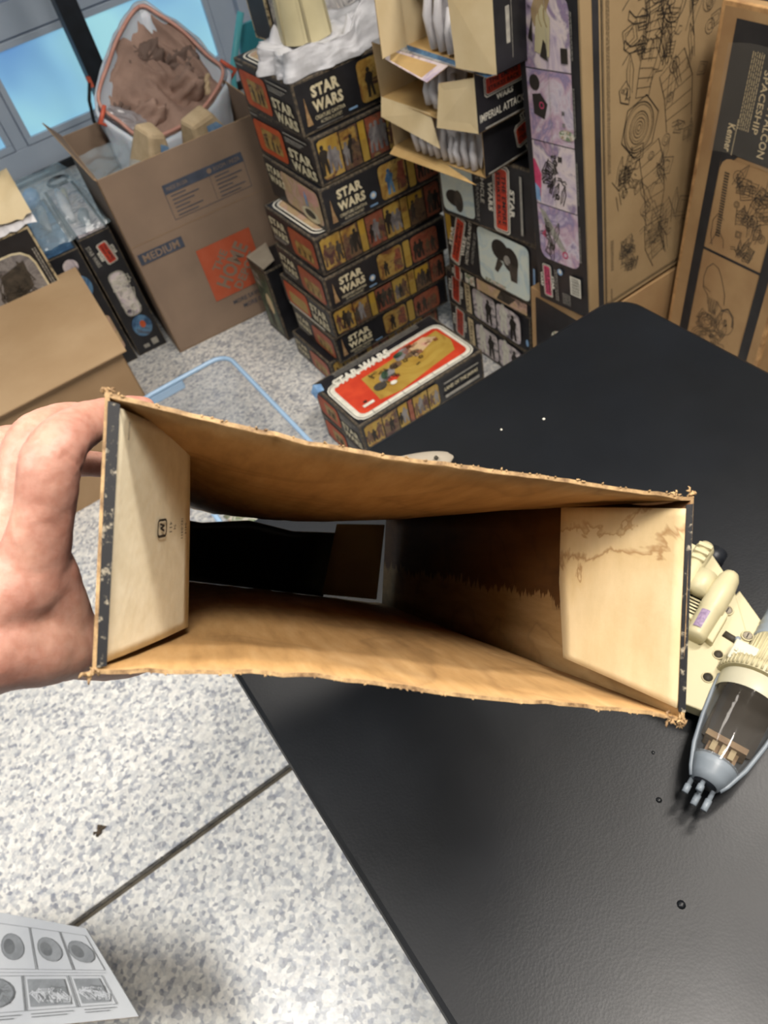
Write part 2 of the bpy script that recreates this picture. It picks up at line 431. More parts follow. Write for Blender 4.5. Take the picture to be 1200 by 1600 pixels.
def carton(name, label, cat, loc, dims, rz=0, rx=0, ry=0, base='print_black', edge='worn_edge', mg=.006, group=None, top=None, name_body='body'):
    """closed printed carton; origin at the bottom centre. Returns root and the print frames of its sides"""
    lx, ly, lz = dims; r = root(name, label, cat, loc, (rx, ry, rz), group)
    X, Y, Z = Vector((1, 0, 0)), Vector((0, 1, 0)), Vector((0, 0, 1))
    fr = {'front': ((-lx / 2, -ly / 2, 0), X, Z, -Y, lx, lz), 'left': ((-lx / 2, ly / 2, 0), -Y, Z, -X, ly, lz),
          'right': ((lx / 2, -ly / 2, 0), Y, Z, X, ly, lz), 'back': ((lx / 2, ly / 2, 0), -X, Z, Y, lx, lz),
          'top': ((-lx / 2, -ly / 2, lz), X, Y, Z, lx, ly), 'bottom': ((-lx / 2, ly / 2, 0), X, -Y, -Z, lx, ly)}
    mb = MB()
    for k, (o, u, v, n, a, h) in fr.items():
        o = Vector(o); us = [0, mg, a - mg, a]; vs = [0, mg, h - mg, h]
        for i in range(3):
            for j in range(3):
                mt = (top if (k == 'top' and top) else base) if (i == 1 and j == 1) else edge
                P = [o + u * us[i] + v * vs[j], o + u * us[i + 1] + v * vs[j], o + u * us[i + 1] + v * vs[j + 1], o + u * us[i] + v * vs[j + 1]]
                mb.poly([p + Vector((noise.noise(p * 9 + Vector(loc) * 5), noise.noise(p * 9 + Vector((5, 1, 2)) + Vector(loc)), 0)) * .0018 for p in P], mt)
    b = fixn(mb.build(name_body, r))
    bv = b.modifiers.new('b', 'BEVEL'); bv.width = .0018; bv.segments = 2; bv.limit_method = 'ANGLE'; bv.angle_limit = R(60)
    arts = {}
    def art(side):
        o, u, v, n, a, h = fr[side]; return Art(o, u, v, n, .0012), a, h
    return r, art

def panel(name, quad, th, m_out, m_in, m_edge, parent, nx=1, ny=1, fn=None, label=None):
    """card panel between 4 corners (a,b,c,d counter-clockwise seen from outside), thickened inwards"""
    a, b, c, d = [Vector(p) for p in quad]; n = (b - a).cross(d - a).normalized()
    mb = MB()
    def P(s, t, o): 
        p = (a * (1 - s) + b * s) * (1 - t) + (d * (1 - s) + c * s) * t
        if fn: p = p + fn(s, t, n)
        return p - n * o
    mb.grid(lambda s, t: P(s, t, 0), nx, ny, m_out, nx > 1); mb.grid(lambda s, t: P(1 - s, t, th), nx, ny, m_in, nx > 1)
    for e0, e1 in (((0, 0), (1, 0)), ((1, 0), (1, 1)), ((1, 1), (0, 1)), ((0, 1), (0, 0))):
        k = nx if e0[1] == e1[1] else ny
        mb.grid(lambda s, t: P(e0[0] + (e1[0] - e0[0]) * s, e0[1] + (e1[1] - e0[1]) * s, th * (1 - t)), k, 1, m_edge, False)
    return fixn(mb.build(name, parent, label))

# ---------------------------------------------------------------- the garage
JY = .748
fl = MB(); fl.box((-4, -3.2, -.12), (2.6, 4.42, -.02), 'joint_dark')
fl = tag(fl.build('floor'), kind='structure')
for a, b_ in (((-4, -3.2, -.02), (2.6, JY - .008, 0)), ((-4, JY + .008, -.02), (2.6, 4.42, 0))):
    s_ = MB(); s_.box(a, b_, 'floor_flakes'); s_.build('floor_slab', fl, bevel=.003)
def wall(name, a, b_, mt):
    q = MB(); q.box(a, b_, mt); return tag(q.build(name), kind='structure')
wall('wall_right', (2.5, -3.2, 0), (2.6, 4.42, 2.8), 'wall_paint')
wall('wall_left', (-4.1, -3.2, 0), (-4, 4.42, 2.8), 'wall_paint')
wall('wall_back', (-4, -3.3, 0), (2.6, -3.2, 2.8), 'wall_paint')
wall('wall_front', (1.95, 4.32, 0), (2.6, 4.42, 2.8), 'wall_paint')
wall('ceiling', (-4.1, -3.3, 2.8), (2.6, 4.42, 2.9), 'ceiling_paint')
# lamps overhead (area lights sit right below them); last one added for the fill
for i, (x, y, lx, ly) in enumerate(((1.35, .15, .14, .7), (.35, -.2, .45, .3), (-.85, .55, .7, .4), (.3, 1.6, .6, .4))):
    t = root('ceiling_lamp', ['slim ceiling lamp over the right side of the table', 'square ceiling lamp over the table', 'ceiling lamp over the open floor', 'added fill lamp over the stacked boxes'][i], 'lamp', (x, y, 2.72))
    q = MB(); q.box((-lx / 2 - .03, -ly / 2 - .03, .02), (lx / 2 + .03, ly / 2 + .03, .08), 'door_frame'); q.build('housing', t)
    q = MB(); q.box((-lx / 2, -ly / 2, 0), (lx / 2, ly / 2, .02), 'lamp_glow'); q.build('diffuser', t)

# garage door with frosted panes
DY = 4.3
dr = tag(D.objects.new('door_1', None), kind='structure'); COL.objects.link(dr); dr.location = (0, 0, 0)
def dbox(nm, x0, x1, z0, z1, y0, y1, mt, par=dr, bev=0):
    q = MB(); q.box((x0, y0, z0), (x1, y1, z1), mt); return q.build(nm, par, bevel=bev)
zs = [(.03, .19, .556, .72), (.75, .90, 1.27, 1.42), (1.45, 1.6, 1.97, 2.12), (2.15, 2.3, 2.5, 2.75)]
xs = [(-3.2, -2.1), (-1.95, -.9), (-.75, .335), (.468, 1.555)]
for (z0, za, zb, z1) in zs:
    sec = MB()
    sec.box((-4, DY + .02, z0), (1.95, DY + .06, z1), 'door_grey')
    so = sec.build('door_section', dr)
    dbox('rail', -4, 1.95, z0, za - .035, DY, DY + .02, 'door_frame', so, .004)
    dbox('rail', -4, 1.95, zb + .035, z1, DY, DY + .02, 'door_frame', so, .004)
    edges = [-4] + [e for x in xs for e in (x[0] - .035, x[1] + .035)] + [1.95]
    for i in range(0, len(edges), 2):
        dbox('stile', edges[i], edges[i + 1], za - .035, zb + .035, DY, DY + .02, 'door_frame', so, .003)
    for (xa, xb) in xs:
        q = MB()
        for a, c_ in (((xa - .03, za - .03), (xb + .03, za)), ((xa - .03, zb), (xb + .03, zb + .03)), ((xa - .03, za), (xa, zb)), ((xb, za), (xb + .03, zb))):
            q.box((a[0], DY - .012, a[1]), (c_[0], DY + .015, c_[1]), 'door_frame')
        q.build('window_frame', so, bevel=.003)
        dbox('window_pane', xa, xb, za, zb, DY + .008, DY + .016, 'frosted_pane', so)
dbox('seal', -4, 1.95, 0, .035, DY - .03, DY + .05, 'rubber')
dbox('side_track', 1.72, 1.80, 0, 2.7, DY - .06, DY, 'door_grey')

# black square post with a cable
t = root('black_post', 'tall square black metal post in front of the frosted garage door window', 'post', (.78, 3.72, 0))
q = MB(); q.box((-.042, -.042, .012), (.042, .042, 2.2), 'dark_metal'); q.build('post', t, bevel=.004)
q = MB(); q.box((-.22, -.07, 0), (.16, .07, .03), 'dark_metal'); q.build('foot', t, bevel=.004)
q = MB(); q.tube([(-.05, -.045, .48), (-.085, -.05, .42), (-.105, -.05, .34), (-.09, -.06, .26), (-.04, -.06, .2), (.02, -.06, .17)], .008, 'rubber', 8); q.build('cable', t)
q = MB(); q.box((-.056, -.052, .46), (-.04, -.03, .50), 'drawstring'); q.build('clip', t)

# leaning teal panel behind the stack
t = root('teal_plastic_panel', 'leaning teal plastic panel with a bright rim behind the tall stack of boxes', 'panel', (1.15, 2.88, 0))
panel('board', [(-.16, 0, .012), (.26, .0, .012), (.30, .0, .68), (.0, 0, .68)], .015, 'teal_plastic', 'teal_plastic', 'teal_light', t)
q = MB(); q.tube([(-.16, -.005, .014), (-.085, -.005, .53), (-.075, -.005, .56), (.02, -.005, .72)], .013, 'teal_light', 8); q.build('rim', t)

# ---------------------------------------------------------------- table
t = root('table', 'black padded table with rounded corners and worn vinyl top', 'table', (.38, .1, 0))
def rounded_slab(x0, y0, x1, y1, r, z0, z1, mt, q, n=8):
    pts = []
    for cx, cy, a0 in ((x1 - r, y0 + r, -90), (x1 - r, y1 - r, 0), (x0 + r, y1 - r, 90), (x0 + r, y0 + r, 180)):
        pts += [(cx + r * math.cos(R(a0 + 90 * i / n)), cy + r * math.sin(R(a0 + 90 * i / n))) for i in range(n + 1)]
    k = len(pts)
    q.mesh([(x, y, z0) for x, y in pts] + [(x, y, z1) for x, y in pts], [tuple(range(k))[::-1], tuple(range(k, 2 * k))] + [(i, (i + 1) % k, k + (i + 1) % k, k + i) for i in range(k)], mt)
q = MB(); rounded_slab(-.412, -1.1, .412, .612, .05, .715, .75, 'table_vinyl', q)
q.build('tabletop', t, bevel=.007)
for x, y in ((-.34, -1.0), (.34, -1.0), (-.34, .5), (.34, .5)):
    q = MB(); q.tube([(x, y, 0), (x, y, .715)], .014, 'dark_metal', 12, cap=True); q.build('leg', t)
q = MB(); q.tube([(-.34, .5, .62), (.34, .5, .62)], .01, 'dark_metal', 8); q.build('crossbar', t)
q = MB(); q.tube([(-.34, -1.0, .62), (.34, -1.0, .62)], .01, 'dark_metal', 8); q.build('crossbar', t)
for i, (x, y, rr_) in enumerate([(.511, .579, .0022), (.455, .605, .0017), (.188, .047, .004), (.24, .12, .003), (.27, .155, .002)]):
    q = MB(); rings = []
    q.tube([(x, y, .7498), (x, y, .7498 + rr_ * .35), (x, y, .7498 + rr_ * .5)], [rr_, rr_ * .8, rr_ * .2], 'white_ink' if i < 2 else 'table_vinyl', 10)
    if i < 2:
        tag(q.build('crumb'), ['tiny pale crumb on the black table, farther right one', 'tiny pale crumb on the black table, nearer the toy wing tip'][i], 'crumb')
    else:
        o = q.build('bump', t); o.location = (-.38, -.1, 0)

# debris on the floor
q = MB()
for k in range(9):
    a = rnd.uniform(0, 6.28); rr_ = rnd.uniform(0, .014); x, y = rr_ * math.cos(a), rr_ * math.sin(a); s_ = rnd.uniform(.003, .006)
    q.tube([(x, y, 0), (x + s_, y + s_ * .4, s_), (x + s_ * 2, y, s_ * .6)], [s_ * .6, s_ * .9, s_ * .3], 'debris_brown', 5)
tag(q.build('floor_debris'), 'small clump of dark dirt on the speckled floor near the joint', 'debris', kind='stuff').location = (-.466, .884, 0)

def hexagon(A, cx, cy, r, w_, m, n=8, squash=1, rot=.3): A.line([(cx + r * math.cos(2 * math.pi * i / n + rot), cy + squash * r * math.sin(2 * math.pi * i / n + rot)) for i in range(n)], w_, m, True)
def doodle(A, u0, v0, u1, v1, n, seed, m='dark_ink', w_=.0011, smin=.012, smax=.04):
    r = random.Random(seed)
    for k in range(n):
        cx, cy = r.uniform(u0, u1), r.uniform(v0, v1); s_ = r.uniform(smin, smax); t_ = r.random(); an = r.uniform(-.5, .5)
        def q(x, y): return (cx + (x * math.cos(an) - y * math.sin(an)) * s_, cy + (x * math.sin(an) + y * math.cos(an)) * s_)
        if t_ < .25:
            A.line([q(-.5, -.5), q(.5, -.5), q(.6, .4), q(-.4, .5)], w_, m, True); A.line([q(-.3, -.3), q(.3, -.3), q(.35, .2), q(-.25, .3)], w_ * .7, m, True)
        elif t_ < .45:
            for i in range(5): A.line([q(-.4, -.5 + i * .22), q(.4, -.45 + i * .22)], w_ * .8, m)
            A.line([q(-.45, -.6), q(-.45, .5)], w_, m); A.line([q(.45, -.6), q(.45, .5)], w_, m)
        elif t_ < .65:
            A.line([q(-.7, 0), q(-.2, .25), q(.1, -.05), q(.5, .3), q(.8, .1)], w_, m); A.line([q(-.6, -.25), q(-.1, 0), q(.3, -.3), q(.7, -.2)], w_, m)
        elif t_ < .8:
            A.circ(cx, cy, s_ * .35, w_, m, 12); A.circ(cx, cy, s_ * .18, w_ * .8, m, 8)
        else:
            A.line([q(-.2, -1), q(-.25, .2), q(0, .9), q(.25, .1), q(.15, -1)], w_, m); A.line([q(-.05, -.8), q(0, .6)], w_ * .7, m)
# ---------------------------------------------------------------- art shared by the action-play boxes
def small_lines(A, u, v, w_, n, m='silver_ink', h=.0022, gap=.0048):
    for i in range(n): A.rect(u, v - i * gap, u + w_ * (1 - .12 * ((i * 7) % 3)), v - i * gap + h, m, False)
    A.lift()

def logo_white(A, cx, cy, w_, h, m='cream_ink', rot=0):
    """two stacked words in heavy letters"""
    c, s_ = math.cos(R(rot)), math.sin(R(rot)); d = h * .27
    A.text('STAR', cx - s_ * d, cy + c * d, w_ * .92, h * .44, m, rot, .05)
    A.text('WARS', cx + s_ * d, cy - c * d, w_, h * .44, m, rot, .05)

def logo_empire(A, cx, cy, w_, h, rot=0, fill='red_ink'):
    c, s_ = math.cos(R(rot)), math.sin(R(rot))
    def at(x, y): return (cx + x * c - y * s_, cy + x * s_ + y * c)
    def rect(x0, y0, x1, y1, m): A.poly([at(x0, y0), at(x1, y0), at(x1, y1), at(x0, y1)], m)
    W2, H2 = w_ / 2, h / 2
    def octo(x0, y0, x1, y1, k, m): A.poly([at(x0 + k, y0), at(x1 - k, y0), at(x1, y0 + k), at(x1, y1 - k), at(x1 - k, y1), at(x0 + k, y1), at(x0, y1 - k), at(x0, y0 + k)], m)
    octo(-W2, -H2 * .62, W2, H2 * .62, h * .08, 'white_ink')
    octo(-W2 * .96, -H2 * .54, W2 * .96, H2 * .54, h * .07, 'print_black')
    octo(-W2 * .93, -H2 * .49, W2 * .93, H2 * .49, h * .06, 'white_ink')
    octo(-W2 * .90, -H2 * .44, W2 * .90, H2 * .44, h * .05, fill)
    A.text('THE EMPIRE', *at(0, h * .10), w_ * .74, h * .15, 'print_black', rot, .03)
    A.text('STRIKES BACK', *at(0, -h * .09), w_ * .8, h * .13, 'print_black', rot, .03)
    A.text('STAR', *at(0, H2 * .82), w_ * .42, h * .17, 'white_ink', rot, .05)
    A.text('WARS', *at(0, -H2 * .82), w_ * .44, h * .17, 'white_ink', rot, .05)

def figs(A, u0, v0, u1, v1, n, cols, r):
    for i in range(n):
        A.figure(u0 + (u1 - u0) * (i + .5 + r.uniform(-.15, .15)) / n, v0 + (v1 - v0) * .08, (v1 - v0) * r.uniform(.6, .82), r.choice(cols), r.uniform(-.002, .002))

def side_pictures(A, u0, u1, v0, v1, seed, widths=(1.3, 1.1, .45, 1.2, 1.1, .5, 1.1, 1)):
    r = random.Random(seed); ms = ['pic_desert', 'pic_brown', 'pic_yellow', 'pic_red', 'pic_desert', 'pic_yellow', 'pic_brown', 'pic_red']
    tot = sum(widths); u = u0; gap = .003
    for i, w_ in enumerate(widths):
        du = (u1 - u0) * w_ / tot
        A.rr(u, v0, u + du - gap, v1, min(.010, du * .3), ms[i % 8], (i == 0, i == len(widths) - 1, i == len(widths) - 1, i == 0))
        A.rect(u, v0 + (v1 - v0) * .55, u + (du - gap) * .9, v1 - .004, ['pic_yellow', 'pic_desert', 'yellow_ink', 'pic_red'][i % 4], True)
        if w_ > .6: figs(A, u + .004, v0 + .004, u + du - gap - .004, v1, 3 if w_ > 1.05 else 2, ['dark_ink', 'fade_ink', 'pic_brown', 'pic_greywing', 'pic_brown'], r)
        u += du

def side_logo(A, L, H, seed, emblem=False):
    r = random.Random(seed)
    A.poly([(.018, .02), (.034, .02), (.028, .05), (.024, .085), (.021, .05)], 'tan_ink')
    logo_white(A, .085, H * .60, .085, H * .50)
    A.text('CREATURE CANTINA', .085, H * .26, .085, H * .075, 'cream_ink', 0, .01)
    A.text('ACTION PLAYSET', .085, H * .16, .062, H * .06, 'cream_ink')
    A.rect(.04, H * .075, .115, H * .085, 'silver_ink')
    A.rect(.135, H * .12, .16, H * .16, 'blue_ink')
    if emblem: A.ell(.15, H * .36, .010, .010, 'blue_ink'); A.ell(.15, H * .36, .006, .006, 'white_ink')
    u = .175; 
    A.rr(u, H * .12, u + .085, H * .9, .012, 'pic_desert'); figs(A, u + .01, H * .14, u + .08, H * .85, 2, ['pic_blue', 'dark_ink', 'pic_red'], r)
    A.rect(u + .062, H * .2, u + .08, H * .82, 'pic_red')
    u += .09
    if L > .34:
        A.rr(u, H * .12, u + .022, H * .9, .005, 'pic_yellow')
        A.rr(u + .026, H * .12, min(L - .01, u + .12), H * .9, .012, 'pic_red'); figs(A, u + .03, H * .16, min(L - .01, u + .11), H * .85, 4, ['dark_ink', 'fade_ink', 'pic_brown'], r)

def end_red(A, Y, H, seed, flip=False):
    """small end: orange picture beside the white logo"""
    r = random.Random(seed)
    if not flip:
        A.rect(.01, H * .9, .05, H * .93, 'silver_ink')
        A.rr(.014, H * .10, Y * .52, H * .82, .014, 'orange_ink'); A.rr(.05, H * .22, Y * .46, H * .68, .006, 'pic_desert')
        figs(A, .06, H * .22, Y * .44, H * .6, 3, ['dark_ink', 'fade_ink'], r)
        A.rect(Y * .56, H * .84, Y * .92, H * .87, 'silver_ink'); small_lines(A, Y * .57, H * .76, Y * .3, 3)
        A.text('STAR', Y * .76, H * .46, Y * .36, H * .22, 'cream_ink', 0, .05); A.text('WARS', Y * .78, H * .2, Y * .38, H * .22, 'cream_ink', 0, .05)
    else:
        A.text('STAR', Y * .22, H * .68, Y * .34, H * .22, 'cream_ink', 0, .05); A.text('WARS', Y * .22, H * .40, Y * .34, H * .22, 'cream_ink', 0, .05)
        small_lines(A, Y * .06, H * .24, Y * .3, 3)
        A.rr(Y * .46, H * .12, Y * .95, H * .88, .014, 'pic_orange'); A.rr(Y * .55, H * .2, Y * .88, H * .6, .006, 'pic_desert')
        figs(A, Y * .56, H * .2, Y * .86, H * .5, 3, ['dark_ink', 'fade_ink'], r)

GS = 'printed playset boxes in the tall stack'
stack = [  # front-left corner x, y, z bottom, height, depth Y, length X, front kind, end kind, label
    (.764, 1.700, .747, .121, .315, .41, 'logo', 'red', 'worn black playset box at the top of the tall stack, under the white snow base'),
    (.767, 1.687, .625, .120, .335, .41, 'pics', 'red', 'black playset box with yellow picture panels, second from the top of the tall stack'),
    (.757, 1.680, .505, .118, .325, .41, 'logo', 'pink', 'black playset box with pink end picture, third from the top of the tall stack'),
    (.711, 1.696, .390, .113, .29, .42, 'pics', 'redf', 'black playset box with picture strip, fourth from the top of the tall stack'),
    (.703, 1.684, .282, .106, .29, .42, 'logo', 'redf', 'black playset box with logo and round sticker, fifth from top of the tall stack'),
    (.694, 1.694, .185, .095, .30, .42, 'pics', 'orange', 'playset box with bright orange end picture, sixth from top of the tall stack'),
    (.690, 1.700, .090, .093, .26, .42, 'logo', 'redf', 'low box with pale logo, second from the floor in the tall stack'),
    (.665, 1.730, .000, .088, .24, .42, 'pics', 'redf', 'lowest box of the tall stack, behind the red-topped box'),
]
for i, (x, y, z, h, ly, lx, fk, ek, lab) in enumerate(stack):
    r_, art = carton('playset_box', lab, 'box', (x + lx / 2, y + ly / 2, z), (lx, ly, h), R([-1, .6, -.8, .5, -.5, .4, 0, 0][i]), group=None)
    A, a, hh = art('front')
    if fk == 'logo': side_logo(A, a, hh, i, i in (2, 4))
    else: side_pictures(A, .012, a - .01, hh * .1, hh * .92, i)
    A.build(r_)
    A, a, hh = art('left')
    if ek in ('red', 'redf'): end_red(A, a, hh, i, ek == 'redf')
    elif ek == 'orange':
        A.rr(.02, hh * .08, a * .55, hh * .92, .014, 'orange_ink'); A.rr(.04, hh * .15, a * .5, hh * .6, .01, 'pic_yellow')
        A.text('STAR', a * .76, hh * .66, a * .34, hh * .3, 'cream_ink', 0, .05); A.text('WARS', a * .76, hh * .3, a * .34, hh * .3, 'cream_ink', 0, .05)
        A.rect(.02, hh * .0, a * .8, hh * .07, 'white_ink')
    else:
        A.rr(.10, hh * .1, a - .014, hh * .9, .016, 'pic_pinktan'); A.rr(.20, hh * .55, a - .02, hh * .86, .01, 'drawstring_pale')
        A.text('STAR', .06, hh * .76, .09, hh * .2, 'cream_ink', 0, .05); A.text('WARS', .065, hh * .52, .095, hh * .2, 'cream_ink', 0, .05)
        A.ell(.24, hh * .2, .05, .02, 'cream_ink'); A.ell(.24, hh * .23, .03, .012, 'fade_ink'); A.figure(.235, hh * .4, hh * .35, 'blue_ink')
    A.build(r_)
    A, a, hh = art('top')
    A.rr(.012, .012, a - .012, hh - .012, .03, 'white_ink'); A.rr(.017, .017, a - .017, hh - .017, .027, 'print_black'); A.rr(.023, .023, a - .023, hh - .023, .024, 'white_ink'); A.rr(.028, .028, a - .028, hh - .028, .022, 'pic_pinktan')
    if i in (0, 3, 5): A.build(r_)

# white torn tape pieces on the left side of the stack
# green box beside the stack with grey card flap
r_, art = carton('green_print_box', 'dark green box with a grey card flap, at the left foot of the tall stack', 'box', (.82, 2.118, 0), (.30, .13, .27), 0)
A, a, h = art('left'); A.rect(.012, .02, a - .012, h - .012, 'pic_green'); A.ell(.08, .13, .022, .04, 'cream_card'); A.text('STAR', .035, .225, .045, .022, 'silver_ink', 0, .04); A.text('WARS', .037, .198, .045, .022, 'silver_ink', 0, .04); A.figure(.06, .03, .09, 'fade_ink'); A.build(r_)
panel('flap', [(-.150, .066, .273), (-.07, .066, .285), (-.11, -.075, .30), (-.150, -.06, .278)], .002, 'grey_card', 'grey_card', 'grey_card', r_)

# big picture box at the back of the stack's top
r_, art = carton('picture_box', 'upright box with grey and white space picture, standing behind the white snow base', 'box', (1.10, 2.04, .869), (.46, .10, .40), R(3), edge='worn_light')
A, a, h = art('front'); A.rect(.01, .01, a - .01, h - .01, 'pic_space')
A.poly([(.17, .05), (.30, .02), (.32, .2), (.22, .3)], 'pic_greywing'); A.poly([(.33, .02), (.36, .02), (.44, .3), (.39, .33)], 'print_black'); A.poly([(.12, .14), (.18, .18), (.22, .35), (.10, .36)], 'pic_blue'); A.line([(.36, .03), (.30, .32)], .004, 'silver_ink'); A.line([(.41, .03), (.34, .36)], .003, 'silver_ink'); A.build(r_)

# snow base with the cream tower
t = root('snow_base', 'white moulded plastic snow terrain on the topmost playset box', 'toy base', (.92, 1.80, .870))
q = MB()
NU, NV = 60, 26
def snow(s, v):
    a = 2 * math.pi * s
    ca, sa = math.cos(a), math.sin(a)
    ex, ey = .165, .105
    rad = 1 / max(1e-6, (abs(ca) ** 4 + abs(sa) ** 4) ** .25)
    wob = 1 + .05 * math.sin(7 * a) + .035 * math.sin(13 * a + 1) + .03 * noise.noise(Vector((ca * 3, sa * 3, 1)))
    if v < .55:      # skirt
        k = v / .55; rr_ = rad * wob * (1 - .10 * k); z = .052 * k + .006 * math.sin(5 * a) * k
        z += .045 * k * max(0, math.cos(a - 5.35)) ** 14
    else:
        k = (v - .55) / .45; rr_ = rad * wob * .90 * (1 - k); z = .052 - .012 * math.sin(math.pi * min(1, k * 1.2)) + .006 * math.sin(5 * a) * (1 - k) + .045 * (1 - k) ** 3 * max(0, math.cos(a - 5.35)) ** 14
    p = Vector((ex * ca * rr_, ey * sa * rr_, z))
    f = noise.fractal(p * 30 + Vector((3, 1, 5)), .8, 2.2, 4)
    g = abs(noise.noise(Vector((a * 4.5, v * 2, 0))))
    p += Vector((ca, sa, 0)) * (f * .006 - g * .012 * (1 if v < .55 else .2)) + Vector((0, 0, f * .006 * (0 if v < .02 else 1)))
    if v == 0: p.z = 0
    return p
q.grid(snow, 120, 40, 'styrofoam'); fixn(q.build('terrain', t))
for (x, y, h_, r0) in ((.118, -.04, .085, .022), (.03, -.075, .05, .02), (.150, .03, .07, .025), (-.10, .05, .05, .03)):
    q = MB()
    def spk(s, v): 
        a = 2 * math.pi * s; rr_ = r0 * (1 - v) ** .8 * (1 + .3 * noise.noise(Vector((math.cos(a) * 2 + x * 30, math.sin(a) * 2, v * 2)))); return Vector((x + rr_ * math.cos(a) + v * .006, y + rr_ * math.sin(a), .03 + h_ * v))
    q.grid(spk, 14, 8, 'styrofoam'); q.build('snow_peak', t)
t = root('tower', 'cream plastic ribbed tower standing on the white snow base', 'toy tower', (.885, 1.815, .912))
q = MB()
def tow(s, v):
    a = 2 * math.pi * s; rr_ = (.064 - .020 * v) * (1 + (.035 if int(s * 60) % 10 == 0 else 0)); return Vector((rr_ * math.cos(a), rr_ * math.sin(a), .30 * v))
q.grid(tow, 120, 6, 'cream_plastic'); q.build('shaft', t)
q = MB(); q.tube([(0, 0, .30), (0, 0, .305), (0, 0, .33)], [.044, .05, .05], 'cream_plastic', 32); q.build('cap', t)
for k in range(6):
    a = 2 * math.pi * (k / 6 + .02); q = MB(); q.tube([(.0645 * math.cos(a), .0645 * math.sin(a), .002), (.0455 * math.cos(a), .0455 * math.sin(a), .298)], [.004, .003], 'cream_plastic', 6); q.build('rib', t)

# ---------------------------------------------------------------- red-topped box in front of the stack
def red_box(z, lab, redtop):
    r_, art = carton('playset_box', lab, 'box', (.74, 1.437, z), (.415, .238, .099), R(.8))
    A, a, h = art('front'); side_pictures(A, .012, a * .62, h * .12, h * .88, 31 + int(z * 10), (1.4, 1.2, .8, .4, 1.2, .9)); A.rect(a * .66, h * .2, a * .95, h * .3, 'silver_ink'); A.text('LAND OF THE JAWAS', a * .8, h * .5, a * .28, h * .16, 'cream_ink', 0, .02); A.rect(a * .66, h * .7, a * .95, h * .74, 'silver_ink'); A.build(r_)
    A, a, h = art('left'); end_red(A, a, h, 5, False); A.build(r_)
    if redtop:
        A, a, h = art('top')
        A.rr(.010, .008, a - .008, h - .045, .03, 'white_ink'); A.rr(.014, .012, a - .012, h - .049, .027, 'print_black')
        A.rr(.016, .014, a - .014, h - .051, .026, 'white_ink')
        A.rr(.030, .026, a - .024, h - .060, .018, 'red_ink')
        for k in range(7): A.rect(.06 + k * .05, .009, .0615 + k * .05, .026, 'print_black', False)
        A.lift()
        A.poly([(.10, .042), (.16, .030), (a - .05, .056), (a - .03, .10), (a - .035, h - .075), (.20, h - .085), (.11, .15)], 'pic_yellow')
        A.poly([(a - .14, .11), (a - .05, .14), (a - .08, h - .07), (a - .17, h - .08)], 'pic_pinktan')
        A.ell(.17, .11, .030, .018, 'pic_greywing', rot=.4); A.ell(.165, .115, .018, .010, 'pic_green', rot=.9); A.ell(.21, .125, .02, .013, 'pic_brown'); A.ell(.13, .085, .02, .016, 'fade_ink'); A.ell(.175, .085, .018, .010, 'red_ink'); A.ell(.25, .15, .030, .016, 'pic_greywing', rot=.5); A.ell(.24, .155, .016, .010, 'pic_green', rot=.1); A.ell(.27, .13, .026, .010, 'pic_brown'); doodle(A, .13, .08, .28, .16, 16, 71, 'dark_ink', .0015, .008, .02); doodle(A, .26, .12, .36, .17, 8, 72, 'pic_red', .002, .01, .02)
        A.ell(.165, .07, .010, .008, 'white_ink'); A.rect(.05, .045, .085, .055, 'white_ink'); A.rect(.06, .06, .07, .068, 'dark_ink')
        A.text('STAR WARS', .135, h - .052, .19, .034, 'white_ink', 0, .05, .2)
        A.text('LAND OF THE JAWAS', .30, h - .056, .13, .012, 'white_ink', 0, .02)
        for k in range(3): A.rect(.06, h - .028 + k * .007, a - .06, h - .0265 + k * .007, 'silver_ink', False)
        A.build(r_)
        q = MB(); q.poly([(-.214, .075, .101), (-.196, .07, .1015), (-.19, .098, .102), (-.208, .112, .103)], 'blue_ink'); q.poly([(-.214, .075, .101), (-.208, .112, .103), (-.222, .108, .085), (-.224, .078, .08)], 'blue_ink'); q.build('torn_tape', r_, 'piece of clear bluish tape')
red_box(.101, 'flat box with a bright red and yellow picture lid, in front of the tall stack', True)
red_box(.0, 'black box with yellow picture strip, directly under the red-lidded box', False)

# ---------------------------------------------------------------- right-hand stack of boxes with the red logo
def sq_box(lab, x, y0, y1, z0, h, lx, rz=0):
    return carton('vehicle_box', lab, 'box', (x + lx / 2, (y0 + y1) / 2, z0), (lx, y1 - y0, h), R(rz))
# D and C: lowest two
for z0, lab in ((.0, 'lowest box of the right-hand stack, black with two grey figure pictures'), (.126, 'black box with grey figure pictures, second from the floor in the right-hand stack')):
    r_, art = sq_box(lab, 1.085, 1.275, 1.655, z0, .125, .30)
    A, a, h = art('left')
    logo_empire(A, .046, h * .56, h * .86, .070, 82); A.rect(.092, .01, .118, h - .01, 'cream_card'); A.text('PLAYSET', .104, h * .5, h * .7, .012, 'dark_ink', 84, .02)
    for k in range(2):
        u0 = .13 + k * .108
        A.rr(u0, .012, u0 + .102, h - .012, .016, 'pic_mono'); A.figure(u0 + .03, .02, .1, 'white_ink'); A.figure(u0 + .07, .016, .085, 'dark_ink')
    A.ell(a - .012, h * .3, .006, .012, 'blue_ink'); A.build(r_)
r_, art = sq_box('thin tilted box with a beige picture strip between larger boxes in the right-hand stack', 1.075, 1.26, 1.61, .252, .048, .30, 3)
A, a, h = art('left'); logo_empire(A, .035, h * .5, .05, .045, 85); A.rect(.07, .008, .11, h - .008, 'pic_mixed'); A.rect(.12, .006, a - .03, h - .006, 'pic_pinktan'); A.poly([(.2, .01), (.25, .01), (.28, .04), (.22, .045)], 'fade_ink'); A.build(r_)
